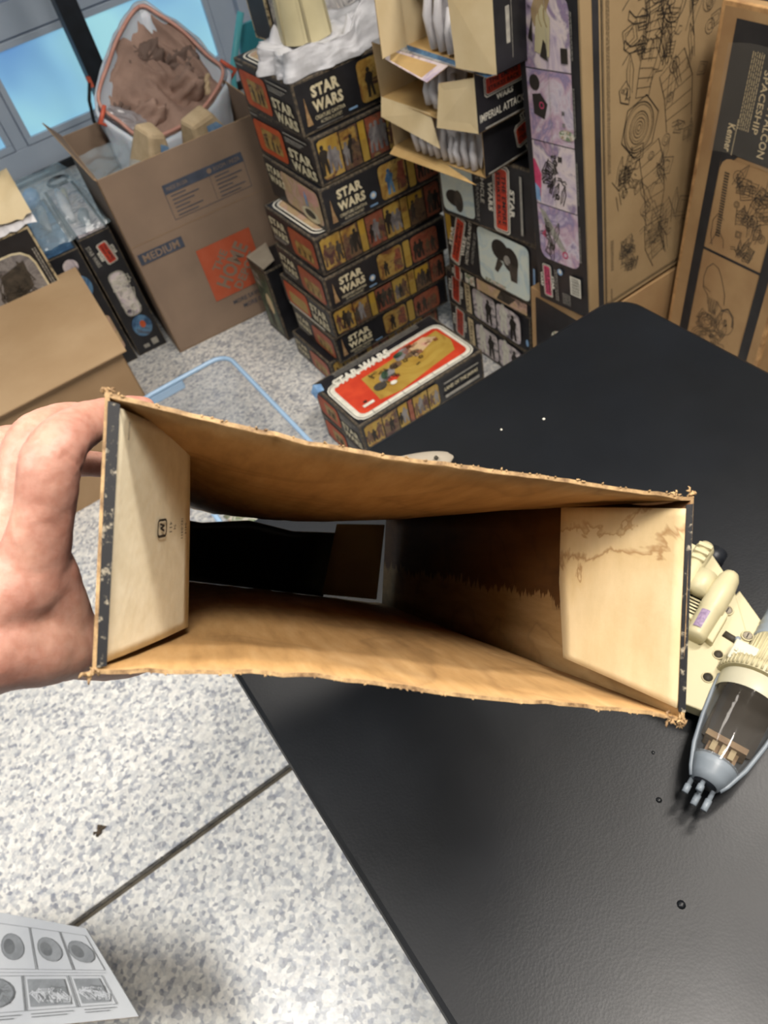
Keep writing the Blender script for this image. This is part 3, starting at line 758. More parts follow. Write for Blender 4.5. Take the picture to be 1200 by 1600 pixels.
r_, art = sq_box('black box with dark creature on pale ice, fourth from floor in the right-hand stack', 1.07, 1.235, 1.60, .302, .178, .30, 3)
A, a, h = art('left'); A.rect(.008, .08, .03, h - .01, 'yellow_ink'); logo_empire(A, .052, h * .5, h * .9, .064, 72); A.text('HOTH ICE PLANET', .098, h * .55, h * .8, .012, 'white_ink', 76, .01)
A.text('ADVENTURE SET', .118, h * .5, h * .6, .01, 'silver_ink', 76)
A.rr(.14, .010, a - .035, h - .01, .016, 'pic_ice'); A.ell(.225, .125, .032, .03, 'dark_ink'); A.ell(.262, .11, .03, .035, 'dark_ink'); A.ell(.25, .105, .012, .014, 'silver_ink'); A.poly([(.215, .10), (.20, .06), (.212, .055), (.235, .09)], 'fade_ink'); A.poly([(.255, .10), (.262, .05), (.285, .05), (.29, .10)], 'fade_ink'); A.rect(.16, .012, .24, .022, 'pic_mixed'); A.rect(a - .02, .06, a - .013, .12, 'blue_ink'); A.build(r_)
r_, art = sq_box('black box with pale ice picture and red logo, under the open white tray boxes', 1.055, 1.255, 1.575, .482, .188, .30, 8)
A, a, h = art('left'); A.rr(.008, .014, .12, h - .01, .014, 'pic_ice'); A.ell(.05, .055, .03, .022, 'dark_ink'); A.ell(.065, .05, .016, .03, 'fade_ink'); A.rect(.04, .09, .10, .115, 'pic_ice')
A.text('REBEL TRANSPORT', .136, h * .5, h * .84, .010, 'silver_ink', -94); A.text('VEHICLE', .154, h * .62, h * .5, .012, 'white_ink', -94, .02)
logo_empire(A, .215, h * .5, h * .92, .085, -92); A.rect(a - .045, .02, a - .038, h - .02, 'silver_ink'); A.build(r_)

def nearer(o, k=.921):
    o.scale = (k, k, k); o.location = (o.location.x * k, o.location.y * k, 1.5 - k * (1.5 - o.location.z)); return o
def open_box(lab, cx, y0, y1, z0, z1, x0, x1, art_fn, rz=0, flaps=True, name='open_tray_box', cat='box'):
    """carton lying on its side with the open end towards -X, pale moulded trays inside"""
    t = root(name, lab, cat, (x0, (y0 + y1) / 2, z0), (0, 0, R(rz)))
    h = z1 - z0; w2 = (y1 - y0) / 2; L = x1 - x0; th = .002
    panel('side', [(0, -w2, 0), (L, -w2, 0), (L, -w2, h), (0, -w2, h)], th, 'print_black', 'raw_card', 'torn_fibre', t)
    panel('side', [(L, w2, 0), (0, w2, 0), (0, w2, h), (L, w2, h)], th, 'print_black', 'cream_card', 'torn_fibre', t)
    panel('top_panel', [(0, -w2, h), (L, -w2, h), (L, w2, h), (0, w2, h)], th, 'pic_space', 'raw_card', 'torn_fibre', t)
    panel('bottom_panel', [(0, w2, 0), (L, w2, 0), (L, -w2, 0), (0, -w2, 0)], th, 'print_black', 'raw_card', 'torn_fibre', t)
    panel('end_panel', [(L, -w2, 0), (L, w2, 0), (L, w2, h), (L, -w2, h)], th, 'print_black', 'raw_card', 'torn_fibre', t)
    A = Art((0, -w2, 0), (1, 0, 0), (0, 0, 1), (0, -1, 0)); art_fn(A, L, h); A.build(t); nearer(t)
    return t, w2, h, L
def tray(lab, x0, y0, y1, z0, z1, n, rz=0):
    """white vacuum-formed tray seen from its edge: a rim with fins"""
    t = root('plastic_tray', lab, 'tray', (x0, (y0 + y1) / 2, z0), (0, 0, R(rz)))
    w2 = (y1 - y0) / 2; h = z1 - z0
    q = MB(); q.grid(lambda s, v: Vector((.012 * math.sin(s * math.pi) * -1 + .02 * v - .02 * noise.noise(Vector((s * 4, v * 2, x0))), -w2 + 2 * w2 * s, h * v)), 24, 8, 'tray_plastic'); o = q.build('wall', t); s_ = o.modifiers.new('s', 'SOLIDIFY'); s_.thickness = .002
    for k in range(n):
        y = -w2 + 2 * w2 * (k + .5) / n; hh = h * (.78 + .2 * math.sin(k * 1.7))
        q = MB(); q.tube([(-.012, y, .002), (-.016 - .004 * (k % 3), y, hh * .5), (-.008, y, hh)], [w2 / n * .75, w2 / n * .7, w2 / n * .45], 'tray_plastic', 8); q.build('ridge', t)
    return nearer(t)
def art_lower(A, L, h):
    logo_empire(A, L * .42, h * .5, .085, h * .82, 12); A.rect(.01, .005, L - .02, .009, 'silver_ink')
t, w2, h, L = open_box('open black box with white trays, third from the top of the right-hand stack', 0, 1.395, 1.735, .612, .728, 1.045, 1.40, art_lower, 6)
panel('flap', [(0, w2, 0), (-.0, -w2 * .2, 0), (-.03, -w2, -.004), (-.02, w2, -.012)], .0018, 'raw_card', 'raw_card', 'torn_fibre', t)
tray('white moulded tray in the lower open box of the right-hand stack', 1.07, 1.43, 1.66, .618, .722, 9, 6)
def art_upper(A, L, h):
    logo_empire(A, .082, h * .70, .115, h * .58, 0, 'red_ink'); A.text('IMPERIAL ATTACK BASE', .092, h * .24, .172, h * .13, 'white_ink', 0, .015); A.text('PLAYSET', .19, h * .12, .05, h * .06, 'white_ink'); A.rect(.02, .004, L - .05, .008, 'silver_ink')
t, w2, h, L = open_box('open black box with white lettering, second from the top of the right-hand stack', 0, 1.375, 1.755, .732, .862, 1.03, 1.40, art_upper, 2)
panel('flap', [(0, w2 * .98, .004), (.006, -w2 * .05, .004), (-.012, -w2 * .3, -.062), (-.02, w2 * .9, -.035)], .0018, 'raw_card', 'cream_card', 'torn_fibre', t)
panel('flap', [(0, -w2, .002), (0, -w2, h - .01), (-.018, -w2 * .45, h - .035), (-.03, -w2 * .40, .0), (-.0, -w2 * .95, -.002)][:4], .0018, 'cream_card', 'cream_card', 'torn_fibre', t)
panel('flap', [(-.0, w2 * .7, h - .001), (-.03, w2 * .5, h - .012), (-.036, -w2 * .35, h - .03), (0, -w2 * .55, h - .001)], .0018, 'pic_lilac', 'raw_card', 'torn_fibre', t)
tray('white moulded tray in the upper open box of the right-hand stack', 1.07, 1.47, 1.60, .745, .852, 4, 2)
tray('white moulded tray in the topmost open box beside the cream flaps', 1.075, 1.37, 1.56, .872, 1.02, 6, 0)
def art_top(A, L, h):
    A.rect(.03, h * .3, .04, h * .7, 'silver_ink'); A.line([(.045, .02), (.045, h - .02)], .001, 'silver_ink')
t, w2, h, L = open_box('open black box with two cream flaps, topmost of the right-hand stack', 0, 1.315, 1.64, .864, 1.03, 1.05, 1.36, art_top, 0)
panel('flap', [(0, -w2, 0), (0, -w2, h), (-.045, -w2 + .085, h - .01), (-.04, -w2 + .085, .012)], .0018, 'cream_card', 'cream_card', 'torn_fibre', t)
panel('flap', [(0, w2, h), (0, w2, 0.0), (-.085, w2 - .02, .005), (-.085, w2 - .03, h)], .0018, 'cream_card', 'cream_card', 'torn_fibre', t)
panel('flap', [(0, w2, 0.001), (0, -w2, 0.001), (-.01, -w2 + .02, -.006), (-.012, w2 - .02, -.004)], .0018, 'raw_card', 'pic_blue', 'torn_fibre', t)

# small brown carton by the foot of the tall box
r_, art = carton('brown_carton', 'brown carton low behind the table, under the tall carton with the photo strip', 'box', (1.27, 1.13, 0), (.43, .21, .385), 0, base='kraft_orange', edge='kraft_orange')
A, a, h = art('left'); A.rr(.018, .01, a - .012, h - .02, .006, 'print_black'); A.ell(a * .5, h * .7, .03, .03, 'pic_mixed'); A.build(r_)

# ---------------------------------------------------------------- line drawings on brown cartons
def text_column(A, u, v0, v1, m, rows, w_=.0012, gap=.0034, rot=True, seed=1):
    r = random.Random(seed)
    for i in range(rows):
        v = v0
        while v < v1:
            l = r.uniform(.004, .014); A.rect(u + i * gap, v, u + i * gap + w_, min(v1, v + l), m, False); v += l + .002
    A.lift()

# tall carton: narrow side with colour photos, broad side with line drawing
TL_ = (.60, .225, .93)
r_, art = carton('tall_toy_carton', 'tall brown carton with black line drawing and lilac photos on its narrow side', 'box', ((1.415 + TL_[0] / 2) * .74, (1.385 + TL_[1] / 2) * .74, .39), TL_, R(1), rx=R(-5), base='kraft', edge='kraft', mg=.008)
r_.scale = (.74, .74, .74)
A, a, h = art('left')
A.rect(.0, .0, a - .006, h, 'print_black')
pv = [(.155, .33), (.333, .515), (.518, .70), (.703, .87)]
pm = ['pic_lilac_b', 'pic_lilac', 'pic_lilac_b', 'pic_lilac']
u0, u1 = .022, a - .036
for k, ((va, vb), mt) in enumerate(zip(pv, pm)):
    A.rr(u0, va, u1, vb, .03, mt, (k == 0, k == 0, k == 3, k == 3))
r2 = random.Random(5)
for k, (va, vb) in enumerate(pv):     # generic shapes inside each photo
    um = (u0 + u1) / 2
    if k == 3: A.poly([(u0 + .04, va + .04), (um + .01, va + .03), (um + .02, vb - .05), (um - .005, vb - .02), (um - .03, vb - .05)], 'cream_plastic'); A.poly([(u0 + .06, va + .03), (um + .005, va + .02), (um, va + .06), (u0 + .075, va + .07)], 'dark_ink'); A.rect(u1 - .032, va + .02, u1 - .008, va + .055, 'dark_ink'); A.poly([(u0 + .02, va + .07), (u0 + .04, va + .12), (u0 + .036, va + .06)], 'dark_ink')
    if k == 2: A.poly([(u0 + .02, va + .07), (u0 + .06, va + .06), (u0 + .075, va + .1), (u0 + .05, va + .125), (u0 + .018, va + .12)], 'dark_ink'); A.circ(u0 + .052, va + .095, .008, .003, 'pink_ink', 8); A.ell(u0 + .03, va + .15, .02, .02, 'dark_ink'); A.rect(u1 - .04, va + .08, u1 - .03, va + .09, 'pic_greywing'); A.rect(u1 - .04, va + .05, u1 - .03, va + .06, 'pic_greywing'); A.ell(u1 - .025, va + .03, .03, .014, 'pic_mixed')
    if k == 1: A.poly([(u0, va + .03), (u0 + .02, va + .02), (u0 + .03, va + .09), (u0 + .006, va + .13), (u0, va + .13)], 'pink_ink'); A.poly([(u0, va + .01), (u0 + .018, va + .005), (u0 + .02, va + .045), (u0, va + .06)], 'blue_ink'); doodle(A, u0 + .05, va + .03, u1 - .05, vb - .02, 16, 9, 'dark_ink', .003)
    if k == 0: A.poly([(u0 + .01, vb - .01), (u0 + .035, vb - .02), (um + .03, va + .05), (um + .015, va + .04), (u0 + .03, va + .11)], 'silver_ink'); A.circ(um + .025, va + .035, .010, .004, 'pink_ink', 8); A.poly([(u0 + .01, va + .08), (u0 + .03, va + .07), (u0 + .03, va + .10)], 'pink_ink'); doodle(A, u0 + .02, va + .02, um, va + .12, 10, 4, 'fade_ink', .0025)
    # crease across the photos
A.line([(um, .155), (um + .004, .87)], .0012, 'silver_ink')
for k, (va, vb) in enumerate(pv): text_column(A, a - .033, va + .03, vb - .03, 'silver_ink', 2, .002, .0055, seed=k)
logo_empire(A, .046, .078, .115, .062, -90, 'pink_ink')
text_column(A, .082, .02, .13, 'silver_ink', 2, .003, .008, seed=9)
A.ell(.107, .128, .011, .011, 'blue_ink'); A.ell(.108, .13, .006, .007, 'white_ink')
A.rect(a - .075, .065, a - .03, .13, 'white_ink')
for k in range(16): A.rect(a - .070, .070 + k * .0035, a - .035, .070 + k * .0035 + (.0012 if k % 3 else .002), 'dark_ink', False)
A.lift(); text_column(A, .115, .02, .06, 'silver_ink', 6, .002, .006, seed=3)
A.build(r_, label='black narrow side with four lilac photos and red logo')
q = MB(); q.grid(lambda s, v: Vector((-TL_[0] / 2 - .0032 - .001 * math.sin(s * 17), .045 - .055 * s + .01 * math.sin(v * 9), .80 + .15 * v)), 6, 8, 'tape_old'); q.build('tape', r_, 'old yellowed tape')
A, a, h = art('front')
A.rect(.036, .0, .058, h, 'print_black_matt')
K = 'dark_ink'
A.line([(.066, 0), (.066, h - .07), (.072, h - .045), (.088, h - .025), (.12, h - .018), (a - .05, h - .018)], .0035, K)
A.line([(.071, 0), (.071, h - .07), (.077, h - .05), (.092, h - .032), (.12, h - .026), (a - .05, h - .026)], .0018, K)
A.line([(.06, .014), (a - .02, .014)], .003, K); A.line([(.06, .02), (a - .02, .02)], .0015, K)
text_column(A, .082, .42, .84, K, 3, .0014, .0042, seed=11); text_column(A, .09, .12, .22, K, 3, .0014, .0042, seed=12); text_column(A, .088, .02, .06, K, 2, .0014, .0042, seed=13)
# a made-up walking crane, drawn sideways: round hub, ribbed arms, stacked housings, grippers
hub = (.20, .50)
for rr_, w_ in ((.056, .0022), (.050, .0012), (.036, .0018), (.030, .001), (.022, .0016), (.014, .0016), (.007, .0016)): A.circ(hub[0], hub[1], rr_, w_, K, 26, rr_ * 1.15)
hexagon(A, hub[0] + .004, hub[1], .072, .0024, K, 6, 1.1, .2)
def ribbon(pts, wd, ribs, w_=.0018):
    pts = [Vector(p) for p in pts]
    L1 = []; L2 = []
    for i, p in enumerate(pts):
        d = (pts[min(i + 1, len(pts) - 1)] - pts[max(0, i - 1)]).normalized(); n = Vector((-d.y, d.x))
        wi = wd[i] if isinstance(wd, list) else wd
        L1.append(p + n * wi); L2.append(p - n * wi)
    A.line(L1, w_, K); A.line(L2, w_, K)
    for i in range(len(pts) - 1):
        for k in range(ribs):
            t_ = k / ribs; A.line([L1[i].lerp(L1[i + 1], t_), L2[i].lerp(L2[i + 1], t_)], w_ * .7, K)
ribbon([(.18, .43), (.16, .40), (.125, .375), (.115, .40)], .02, 1)
ribbon([(.21, .575), (.225, .64), (.25, .70), (.25, .76)], [.025, .028, .032, .03], 3)
ribbon([(.25, .76), (.245, .82), (.25, .90)], [.03, .034, .03], 4)
ribbon([(.24, .43), (.26, .36), (.27, .28), (.265, .2)], [.04, .045, .04, .03], 2)
ribbon([(.265, .2), (.27, .13), (.30, .06)], [.035, .035, .03], 3)
ribbon([(.32, .62), (.35, .55), (.36, .45)], [.05, .055, .05], 3)
A.circ(.32, .79, .05, .0025, K, 26, .075); A.circ(.325, .78, .03, .0015, K, 20, .05)
A.line([(.27, .66), (.28, .73), (.31, .80), (.35, .82), (.38, .78), (.40, .66)], .0026, K)
for (ux, vx) in ((.17, .88), (.165, .82), (.18, .76), (.165, .70)):
    A.line([(.22, vx), (ux, vx + .01), (ux - .02, vx + .03)], .0022, K); A.line([(.22, vx - .012), (ux - .004, vx - .004), (ux - .028, vx - .022)], .0022, K); A.line([(ux - .02, vx + .03), (ux - .024, vx + .012), (ux - .004, vx - .004)], .0018, K)
    hexagon(A, .205, vx, .022, .0016, K, 5)
doodle(A, .16, .62, .33, .93, 22, 21, K, .0015, .025, .06); doodle(A, .20, .58, .40, .80, 20, 22, K, .0015, .025, .06); doodle(A, .12, .33, .20, .44, 14, 23, K, .0015, .02, .045)
doodle(A, .22, .08, .32, .42, 20, 24, 'fade_ink', .0014, .03, .06); doodle(A, .13, .10, .21, .19, 22, 25, 'fade_ink', .0014); doodle(A, .30, .1, .5, .9, 30, 26, 'fade_ink', .0014, .03, .07)
A.poly([(.13, .59), (.16, .575), (.165, .61), (.15, .635), (.125, .62)], 'kraft'); A.line([(.13, .59), (.16, .575), (.165, .61), (.15, .635), (.125, .62)], .0022, K, True); doodle(A, .135, .59, .155, .62, 5, 27, K, .0014, .008, .015)
for k in range(7): A.line([(.112 + k * .012, .345 + k * .006), (.120 + k * .012, .30 + k * .012)], .0018, K)
A.poly([(.35, .93), (.45, .93), (.45, .80), (.40, .84)], 'pic_blue')
A.build(r_, label='black line drawing of a made-up machine on brown card')

# second brown carton, leaning to the right of the table corner
FL = (.40, .315, 1.105)
r_, art = carton('brown_spaceship_carton', 'scuffed brown carton with black bands and line drawings, right of the table corner', 'box', ((1.497 + FL[0] / 2) * .86, (.845 + FL[1] / 2) * .86, .0), FL, R(-3), ry=R(2.2), base='kraft_orange', edge='worn_kraft', mg=.01)
r_.scale = (.86, .86, .86)
A, a, h = art('left'); A.o = A.o + Vector((0, 0, .262)); h = .845; A.rect(.046, -.25, .075, 0, 'print_black_matt', False); A.rect(a - .062, -.25, a - .034, 0, 'print_black_matt', False)
A.rect(.046, .0, .075, h - .03, 'print_black_matt', False); A.rect(.075, .545, a - .035, h - .03, 'print_black_matt', False); A.rect(a - .062, 0, a - .034, .545, 'print_black_matt', False); A.lift()
A.rr(.078, .30, a - .064, .53, .022, 'kraft_orange', (0, 0, 1, 1)); A.rect(.078, .01, a - .064, .295, 'kraft_orange')
A.poly([(.075, .545), (.12, .545), (.078, .50)], 'print_black_matt')
A.rr(.078, .30, a - .064, .535, .026, 'kraft_orange', (0, 0, 1, 1)); A.rect(.075, .294, a - .06, .301, 'print_black')
A.text('MILLENNIUM FALCON', .178, h - .165, .24, .019, 'cream_card', -90, .01); A.text('SPACESHIP', .150, h - .175, .13, .016, 'cream_card', -90, .01)
text_column(A, .104, h - .24, h - .08, 'cream_card', 6, .0018, .0056, seed=31); A.text('Kenner', .088, h - .265, .062, .020, 'cream_card', -90, .02); A.line([(.102, h - .30), (.102, h - .22)], .0015, 'cream_card')
K = 'fade_ink'
for k in range(24): A.rect(.094 + k * .0004, .50 - k * .0068, .108 + k * .0004, .5035 - k * .0068, K, False)
A.line([(.093, .315), (.105, .35), (.11, .36), (.13, .34), (.135, .32)], .0014, K); A.line([(.10, .315), (.09, .34), (.088, .38), (.10, .40), (.12, .39)], .0014, K)
doodle(A, .13, .40, a - .08, .52, 24, 41, K, .0012, .015, .045); doodle(A, .15, .32, a - .08, .42, 18, 42, K, .0012, .015, .04)
# a hand from a sleeve working a dish, drawn upside down
A.line([(.10, .25), (.095, .22), (.10, .19), (.118, .175), (.125, .15)], .0015, K); A.line([(.10, .25), (.115, .268), (.135, .262), (.15, .24), (.17, .20), (.175, .17)], .0015, K)
for k in range(4): A.line([(.125 + k * .009, .172), (.128 + k * .008, .145), (.133 + k * .006, .128)], .0013, K); A.line([(.130 + k * .009, .17), (.133 + k * .008, .148), (.136 + k * .006, .13)], .001, K)
A.line([(.10, .195), (.125, .187)], .0014, K); A.line([(.15, .17), (.18, .15)], .0014, K)
for rr_ in (.032, .027, .018, .009): A.circ(.135, .095, rr_, .0013, K, 18, rr_ * .85)
for rr_ in (.045, .038, .03): A.circ(.135, .035, rr_, .0012, K, 18, rr_ * .9)
A.circ(.19, .12, .028, .0013, K, 16, .036); A.line([(.178, .13), (.182, .12), (.179, .11)], .001, K); A.line([(.17, .15), (.19, .165), (.21, .15), (.214, .12)], .003, K)
doodle(A, .10, .02, .2, .13, 26, 43, K, .0011, .01, .03)
q = A.build(r_)
A, a, h = art('top'); A.rect(.03, .02, a - .02, h - .03, 'print_black_matt'); A.text('Kenner', .09, .12, .09, .028, 'cream_card', -70, .02); A.line([(.05, .05), (.2, h - .05)], .004, 'kraft_orange'); A.build(r_)
q = MB(); q.grid(lambda s, v: Vector((-FL[0] / 2 - .0032 - .0004 * math.sin(s * 40 + v * 9), .12 - .26 * s, .80 + .23 * v + .01 * math.sin(s * 5))), 10, 8, 'tape_film'); q.build('tape', r_, 'wrinkled clear tape')
r_, art = carton('rear_brown_carton', 'plain brown carton at the right edge behind the scuffed carton', 'box', (1.50, .61, 0), (.30, .22, .40), 0, base='kraft_orange', edge='kraft_orange')
A, a, h = art('left'); A.rect(.06, 0, .075, h, 'print_black_matt'); A.build(r_)

# ---------------------------------------------------------------- moving box with bag (left back)
t = root('moving_box', 'large brown moving box with orange square logo, open at the top', 'box', (.355, 2.30, 0), (0, 0, R(-4)))
LX, LYY, HZ = .56, .44, .63
panel('front_panel', [(0, 0, 0), (LX, 0, 0), (LX, 0, HZ), (0, 0, HZ)], .004, 'box_brown', 'box_brown', 'box_tan', t)
panel('left_panel', [(0, LYY, 0), (0, 0, 0), (0, 0, HZ), (0, LYY, HZ)], .004, 'box_brown', 'box_brown', 'box_tan', t)
panel('right_panel', [(LX, 0, 0), (LX, LYY, 0), (LX, LYY, HZ), (LX, 0, HZ)], .004, 'box_brown', 'box_brown', 'box_tan', t)
panel('back_panel', [(LX, LYY, 0), (0, LYY, 0), (0, LYY, HZ), (LX, LYY, HZ)], .004, 'box_brown', 'box_brown', 'box_tan', t)
panel('floor_panel', [(0, LYY, 0.001), (LX, LYY, 0.001), (LX, 0, 0.001), (0, 0, 0.001)], .004, 'box_brown', 'box_brown', 'box_tan', t)
panel('flap', [(0, LYY, HZ), (0, .0, HZ), (-.005, .005, HZ + .004), (-.035, LYY + .02, HZ + .05)], .003, 'box_brown', 'box_brown', 'box_tan', t)
A = Art((0, 0, 0), (1, 0, 0), (0, 0, 1), (0, -1, 0), .0008); K = 'slate_ink'
A.rect(.17, .515, .44, .545, K); A.text('MADE IN USA', .215, .530, .07, .012, 'box_brown'); A.ell(.325, .530, .008, .008, 'box_brown'); A.text('ROOM / PIEZA', .385, .530, .09, .012, 'box_brown')
A.line([(.17, .53), (.17, .435), (.44, .435), (.44, .53)], .0015, K); A.line([(.32, .52), (.32, .44)], .001, K)
for cx in (.185, .335):
    for k in range(6): A.rect(cx, .505 - k * .0125, cx + .05 + .02 * ((k * 5) % 3), .508 - k * .0125, K, False)
A.lift(); A.line([(.0, .41), (.56, .41)], .0012, 'box_tan_dark')
A.rect(.012, .345, .165, .382, K); A.text('MEDIUM', .088, .3635, .125, .025, 'box_brown', 0, .02)
A.rect(.19, .12, .385, .315, 'depot_orange')
for i, (wd, s_) in enumerate((('THE', .075), ('HOME', .16), ('DEPOT', .135))):
    d = (.045, 0, -.05)[i]; A.text(wd, .2875 - d * .75, .2175 + d * .75, s_, (.028, .056, .034)[i], 'box_brown', 45, .035)
A.text('MORE SAVING.', .31, .088, .13, .016, K, 0, .01); A.text('MORE DOING.', .34, .060, .13, .016, K, 0, .01)
A.build(t)

rim = [(0.834, 2.899, 0.849), (0.728, 2.863, 0.813), (0.634, 2.809, 0.759), (0.533, 2.734, 0.684), (0.558, 2.669, 0.619), (0.61, 2.608, 0.558), (0.774, 2.602, 0.552), (0.905, 2.637, 0.587), (0.982, 2.682, 0.632), (0.962, 2.73, 0.68), (0.93, 2.806, 0.756), (0.883, 2.864, 0.814)]
rim = [Vector((x * .975, y * .975, 1.5 - (1.5 - z) * .975)) for x, y, z in rim]
def smooth_loop(P, k=5):
    out = []
    n = len(P)
    for i in range(n):
        p0, p1, p2, p3 = P[i - 1], P[i], P[(i + 1) % n], P[(i + 2) % n]
        for j in range(k):
            t_ = j / k; out.append(.5 * ((2 * p1) + (-p0 + p2) * t_ + (2 * p0 - 5 * p1 + 4 * p2 - p3) * t_ * t_ + (-p0 + 3 * p1 - 3 * p2 + p3) * t_ ** 3))
    return out
RL = smooth_loop(rim); n_ = len(RL)
t = root('plastic_bag', 'open white plastic bag with orange drawstring, stuffed with brown cloth', 'bag', (.74, 2.66, .30))
O_ = Vector((.74, 2.66, .30)); cen = sum(RL, Vector()) / n_
q = MB()
def bagf(s, v):
    i = int(round(s * n_)) % n_; p = RL[i]
    out = (p - cen); 
    if v <= .15:
        k = v / .15; p2 = p + out * (.055 * k) + Vector((0, .0, -.004)); 
    else:
        k = (v - .15) / .85
        base = Vector((.66, 2.58, .10)); p1 = p + out * .055
        p2 = p1.lerp(base + out * .35, k) + out * (.10 * math.sin(k * math.pi))
        p2.z = p1.z + (.06 - p1.z) * k ** 1.2
    f = noise.fractal(p2 * 14, 1, 2, 3) * .010 + .004 * math.sin(s * 2 * math.pi * 23) * min(1, v * 3)
    p2 = p2 + out.normalized() * f
    return p2 - O_
q.grid(bagf, n_, 16, 'bag_white'); q.build('bag_film', t)
q = MB()
def innr(s, v):
    i = int(round(s * n_)) % n_; p = RL[i]; out = p - cen
    return p - out * (.10 * v) + Vector((0, .10, -.12)) * v + out.normalized() * .004 * noise.noise(p * 40) - O_
q.grid(innr, n_, 4, 'bag_white'); q.build('inner_film', t)
q = MB(); q.tube([p - O_ + (cen - p).normalized() * .012 + Vector((0, .0, .0)) for p in RL] + [RL[0] - O_ + (cen - RL[0]).normalized() * .012], .006, 'drawstring_pale', 6); ds_ = q.build('drawstring', t)
for (a_, b_) in ((18, 0), (40, 1)):
    p = RL[a_] - O_; d = (RL[a_] - cen).normalized()
    q = MB(); q.tube([p - d * .01 + Vector((0, 0, .03)), p + d * .03, p - d * .0 - Vector((0, 0, .03))], [.006, .009, .006], 'drawstring', 6); q.build('drawstring_loop', ds_)
# cloth pieces in the bag
def blob(name, label, cat, c, dx, dy, dz, rot, mat, seed, group=None, amp=.35, freq=3.5, ridges=6):
    q = MB()
    def f(s, v):
        a = 2 * math.pi * s; th = math.pi * v; d = Vector((math.sin(th) * math.cos(a), math.sin(th) * math.sin(a), math.cos(th)))
        k = 1 + amp * (noise.fractal(d * freq * .5 + Vector((seed, 0, 0)), .9, 2.1, 4)) + .10 * math.sin(ridges * a + 3 * d.z + 3 * noise.noise(d * 2 + Vector((seed, 3, 1))))
        return Vector((d.x * dx, d.y * dy, d.z * dz)) * k
    q.grid(f, 48, 24, mat); o = fixn(q.build(name)); o.location = c; o.rotation_euler = rot
    return tag(o, label, cat, group)
GB = 'crumpled brown cloths in the white bag'
q = MB(); NB = Vector((0, .7, -.7))
def heap(s, v):
    i = int(round(s * n_)) % n_; p = cen + (RL[i] - cen) * (.99 * v)
    f = noise.fractal(Vector((p.x * 9, p.y * 5, p.z * 5)), .9, 2.2, 4); g = abs(noise.noise(Vector((p.x * 22 + p.z * 9, p.z * 7, 3)))) 
    return p + NB * (.02 + .045 * (1 - v * v) - .05 * (1 - v) + .035 * f + .05 * g * (1 - v * .5))
q.grid(heap, n_, 40, 'fabric_brown'); tag(q.build('cloth_heap'), 'wide heap of folded brown cloth filling the white bag behind the other cloths', 'cloth')
cloths = [((.70, 2.72, .60), .17, .06, .05, 60, 'fabric_brown', 'large central brown cloth running down the middle of the white bag'),
          ((.63, 2.70, .57), .12, .05, .05, -50, 'fabric_brown', 'brown cloth left of the middle in the white bag'),
          ((.80, 2.70, .60), .13, .06, .06, -70, 'fabric_brown', 'brown cloth folded right of the middle in the white bag'),
          ((.76, 2.78, .70), .09, .05, .05, 20, 'fabric_dark', 'dark brown cloth near the top of the white bag'),
          ((.72, 2.80, .73), .06, .05, .04, 80, 'fabric_dark', 'darkest small cloth at the very top of the white bag'),
          ((.84, 2.74, .67), .08, .05, .05, -30, 'fabric_dark', 'dark cloth under the right rim of the white bag'),
          ((.58, 2.72, .62), .07, .05, .05, 40, 'fabric_dark', 'dark cloth under the left rim of the white bag'),
          ((.75, 2.62, .52), .12, .07, .05, 15, 'fabric_brown', 'brown cloth bulging at the lower rim of the white bag')]
for i, (c, dx, dy, dz, rz, mt, lab) in enumerate(cloths):
    blob('crumpled_cloth', lab, 'cloth', c, dx, dy, dz, (R(40), R(-35), R(rz)), mt, i * 7.3)
blob('tan_cloth', 'pale tan cloth strip at the right inside the white bag', 'cloth', (.86, 2.65, .58), .075, .03, .03, (R(30), R(-60), R(-20)), 'foam_beige', 3.3)
blob('tan_cloth', 'small tan cloth knot at the lower left inside the white bag', 'cloth', (.57, 2.62, .57), .045, .03, .03, (R(30), R(0), R(-20)), 'foam_beige', 8.3)
blob('bubble_wrap_piece', 'crumpled clear bubble wrap at the left inside the white bag', 'bubble wrap', (.60, 2.64, .60), .11, .04, .03, (R(30), R(35), R(-30)), 'bubble_wrap', 1.3, amp=.4)
def wedge(lab, c, s_, rot):
    q = MB(); x, y, z = s_; q.mesh([(-x, -y, -z), (x, -y, -z), (x, y, -z), (-x, y, -z), (-x * .7, -y * .6, z), (x * .5, -y * .5, z * .7), (x * .5, y * .6, z * .9), (-x * .7, y * .6, z)], [(3, 2, 1, 0), (4, 5, 6, 7), (0, 1, 5, 4), (1, 2, 6, 5), (2, 3, 7, 6), (3, 0, 4, 7)], 'foam_beige')
    q.poly([(-x * .2, -y * .86, -z * .1), (x * .7, -y * .8, -z * .2), (x * .45, -y * .68, z * .3), (-x * .1, -y * .7, z * .5)], 'blue_ink')
    o = q.build('foam_piece', None, lab, .012); o.location = c; o.rotation_euler = rot; tag(o, lab, 'packing foam')
wedge('beige foam wedge with bluish print poking out of the moving box, left one', (.575, 2.42, .60), (.055, .06, .075), (R(20), R(10), R(20)))
wedge('beige foam wedge with bluish print poking out of the moving box, right one', (.745, 2.40, .60), (.075, .05, .06), (R(15), R(-10), R(15)))
q = MB(); q.grid(lambda s, v: Vector((.38 + .20 * s, 2.36 + .30 * v, .585 + .02 * noise.noise(Vector((s * 4, v * 4, 2))))), 14, 14, 'clear_wrap'); tag(q.build('plastic_sheet'), 'pale blue plastic sheet inside the moving box at the left', 'plastic')

